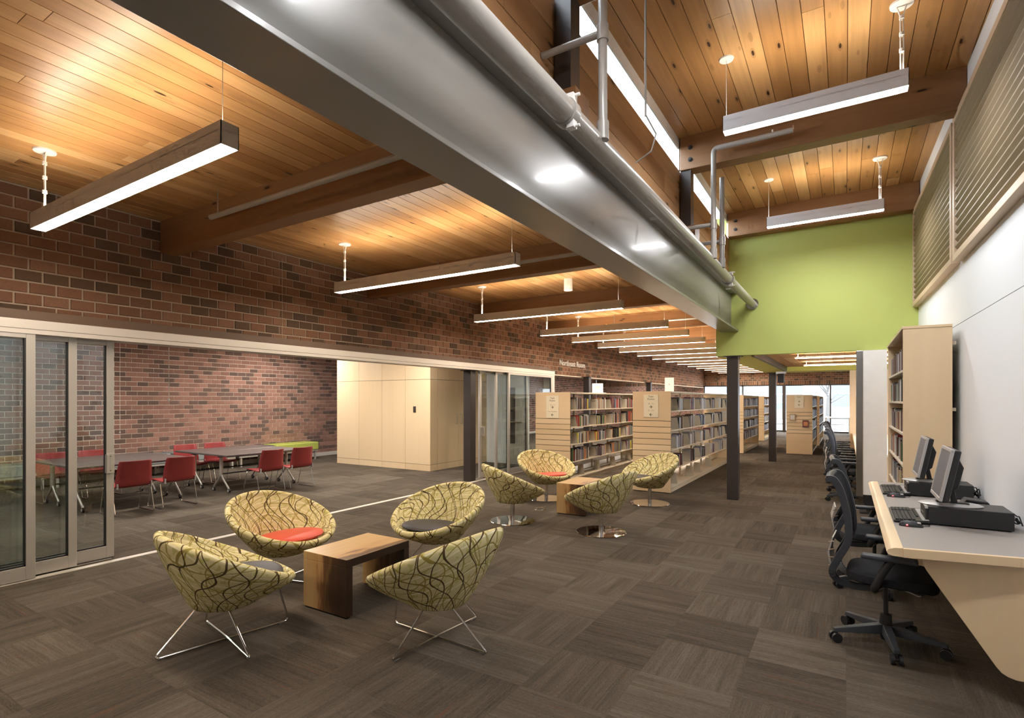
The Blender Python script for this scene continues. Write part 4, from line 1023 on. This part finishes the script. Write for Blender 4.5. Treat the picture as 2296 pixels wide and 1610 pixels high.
TS=[(.215,4.16,-4,'black task chair nearest at the computer desk'),(.20,5.36,3,'black task chair at the farther computer on the desk'),
    (.02,9.75,2,'black task chair first at the counter beyond the white end panel'),(.02,10.75,-3,'black task chair second at the counter beyond the white end panel'),
    (-.03,11.8,4,'black task chair third at the counter beyond the white end panel'),(-.09,12.9,0,'black task chair fourth at the counter beyond the white end panel'),(-.10,14.0,-5,'black task chair last at the counter, against the far windows')]
for i,(x,y,a,l) in enumerate(TS):
    q=tc if i==len(TS)-1 else dup(tc);put(q,(x,y,0),rad(a),l)
# ---- white end panel and far counter
o=thing('end_panel_screen','white end panel with stainless edge on a black stand under the green wall','screen',(0,8.84,0))
MB().box(.20,.47,-.02,.04,.25,2.232).build('board',M['signwhite'],o);MB().box(.118,.199,-.025,.04,.22,2.232).build('stainless_edge',M['stainless'],o,bev=.006)
MB().box(.118,.47,-.02,.04,.215,.248).build('bottom_rail',M['black'],o);m=MB();m.prism([(.19,.215),(.36,.215),(.30,.02),(.24,.02)],'y',-.01,.03);m.build('leg',M['black'],o);MB().box(.16,.40,-.1,.12,0,.02).build('foot',M['black'],o)
o=thing('far_counter','long pale topped counter beyond the white end panel','counter')
MB().box(.13,.85,9.2,14.68,.75,.78).build('worktop',M['signwhite'],o,bev=.004);MB().box(.12,.129,9.2,14.68,.742,.782,t=.5).build('edge',M['maple_y'],o,attr=True);MB().box(.8,.85,9.2,14.68,0,.75,t=.4).build('back_panel',M['maple_y'],o,attr=True)
for y in (9.3,11.9,14.5): MB().box(.25,.8,y,y+.03,0,.75,t=.4).build('support',M['maple_z'],o,attr=True)
st('wall_maple_end',MB().box(.07,1.2,14.7,14.86,0,2.24,t=.4),M['maple_z'],'maple faced wall end at the far end of the counter','wall',attr=True)
# ---- reading table at the far windows
o=thing('reading_table','white table by the far windows','table',(-.33,28.4,0))
MB().box(-.48,.48,-.4,.4,.74,.78).build('tabletop',M['signwhite'],o)
for x in (-.45,.45):
    for y in (-.37,.37): MB().box(x-.02,x+.02,y-.02,y+.02,0,.74).build('leg',M['alum'],o)
MB().box(-.45,.45,.36,.38,.40,.43).build('stretcher',M['alum'],o)

# ================================================================ outside the far windows
st('pavement',MB().box(-30,25,YF+.3,YF+9,-.1,-.02),plain('paving',(.45,.45,.45),.8),'pale pavement outside the far windows','pavement')
st('street',MB().box(-40,35,YF+9,YF+30,-.12,-.06),plain('asphalt',(.40,.40,.41),.8),'grey street outside the far windows','street')
o=thing('building','pale building across the street','building',(-4,YF+24,0))
MB().box(-22,22,0,6,0,9).build('walls',plain('pale_stucco',(.50,.50,.50),.7),o)
wm=plain('far_window_glass',(.13,.15,.17),.4)
for k in range(9): 
    w=MB().box(-20+k*4.6,-17.6+k*4.6,-.06,-.001,1.0,3.2).build('window',wm,o);MB().box(-20+k*4.6,-17.6+k*4.6,-.10,-.061,2.05,2.12).build('glazing_bar',M['signwhite'],w)
MB().box(-22.3,22.3,-.3,0,3.8,4.2).build('cornice',M['signwhite'],o)
o=thing('parked_car','pale green car parked outside the far windows','car',(-3.4,YF+11,0))
cp=plain('pale_car_paint',(.20,.23,.18),.35)
m=MB();m.prism([(-2.1,.28),(2.15,.28),(2.2,.6),(2.1,.8),(1.2,.9),(.6,1.38),(-.9,1.42),(-1.6,.98),(-2.15,.9),(-2.2,.55)],'y',-.85,.85);m.build('body',cp,o,bev=.06)
m=MB();m.prism([(1.0,.92),(.55,1.32),(-.85,1.36),(-1.4,.98)],'y',-.86,.86);m.build('windows',wm,o)
for x in (-1.35,1.35):
    for y in (-.8,.8):
        q=MB().cyl((x,y-.1,.28),(x,y+.1,.28),.34,n=24).build('wheel',M['black'],o,smooth=True);MB().cyl((x,y-.105,.28),(x,y+.105,.28),.2,n=16).build('hubcap',M['silver'],q)
o=thing('street_tree','bare pale street tree outside the far windows','tree',(-.9,YF+6,0));tm_=plain('bark',(.13,.12,.115),.9)
MB().cyl((0,0,0),(.05,0,1.7),.16,.11,n=10).build('trunk',tm_,o,smooth=True)
for k in range(9):
    w=k*.7;MB().cyl((.05,0,1.3+.12*k),(.05+math.cos(w)*.9,math.sin(w)*.9,1.9+.25*k),.05,.012,n=6).build('branch',tm_,o,smooth=True)
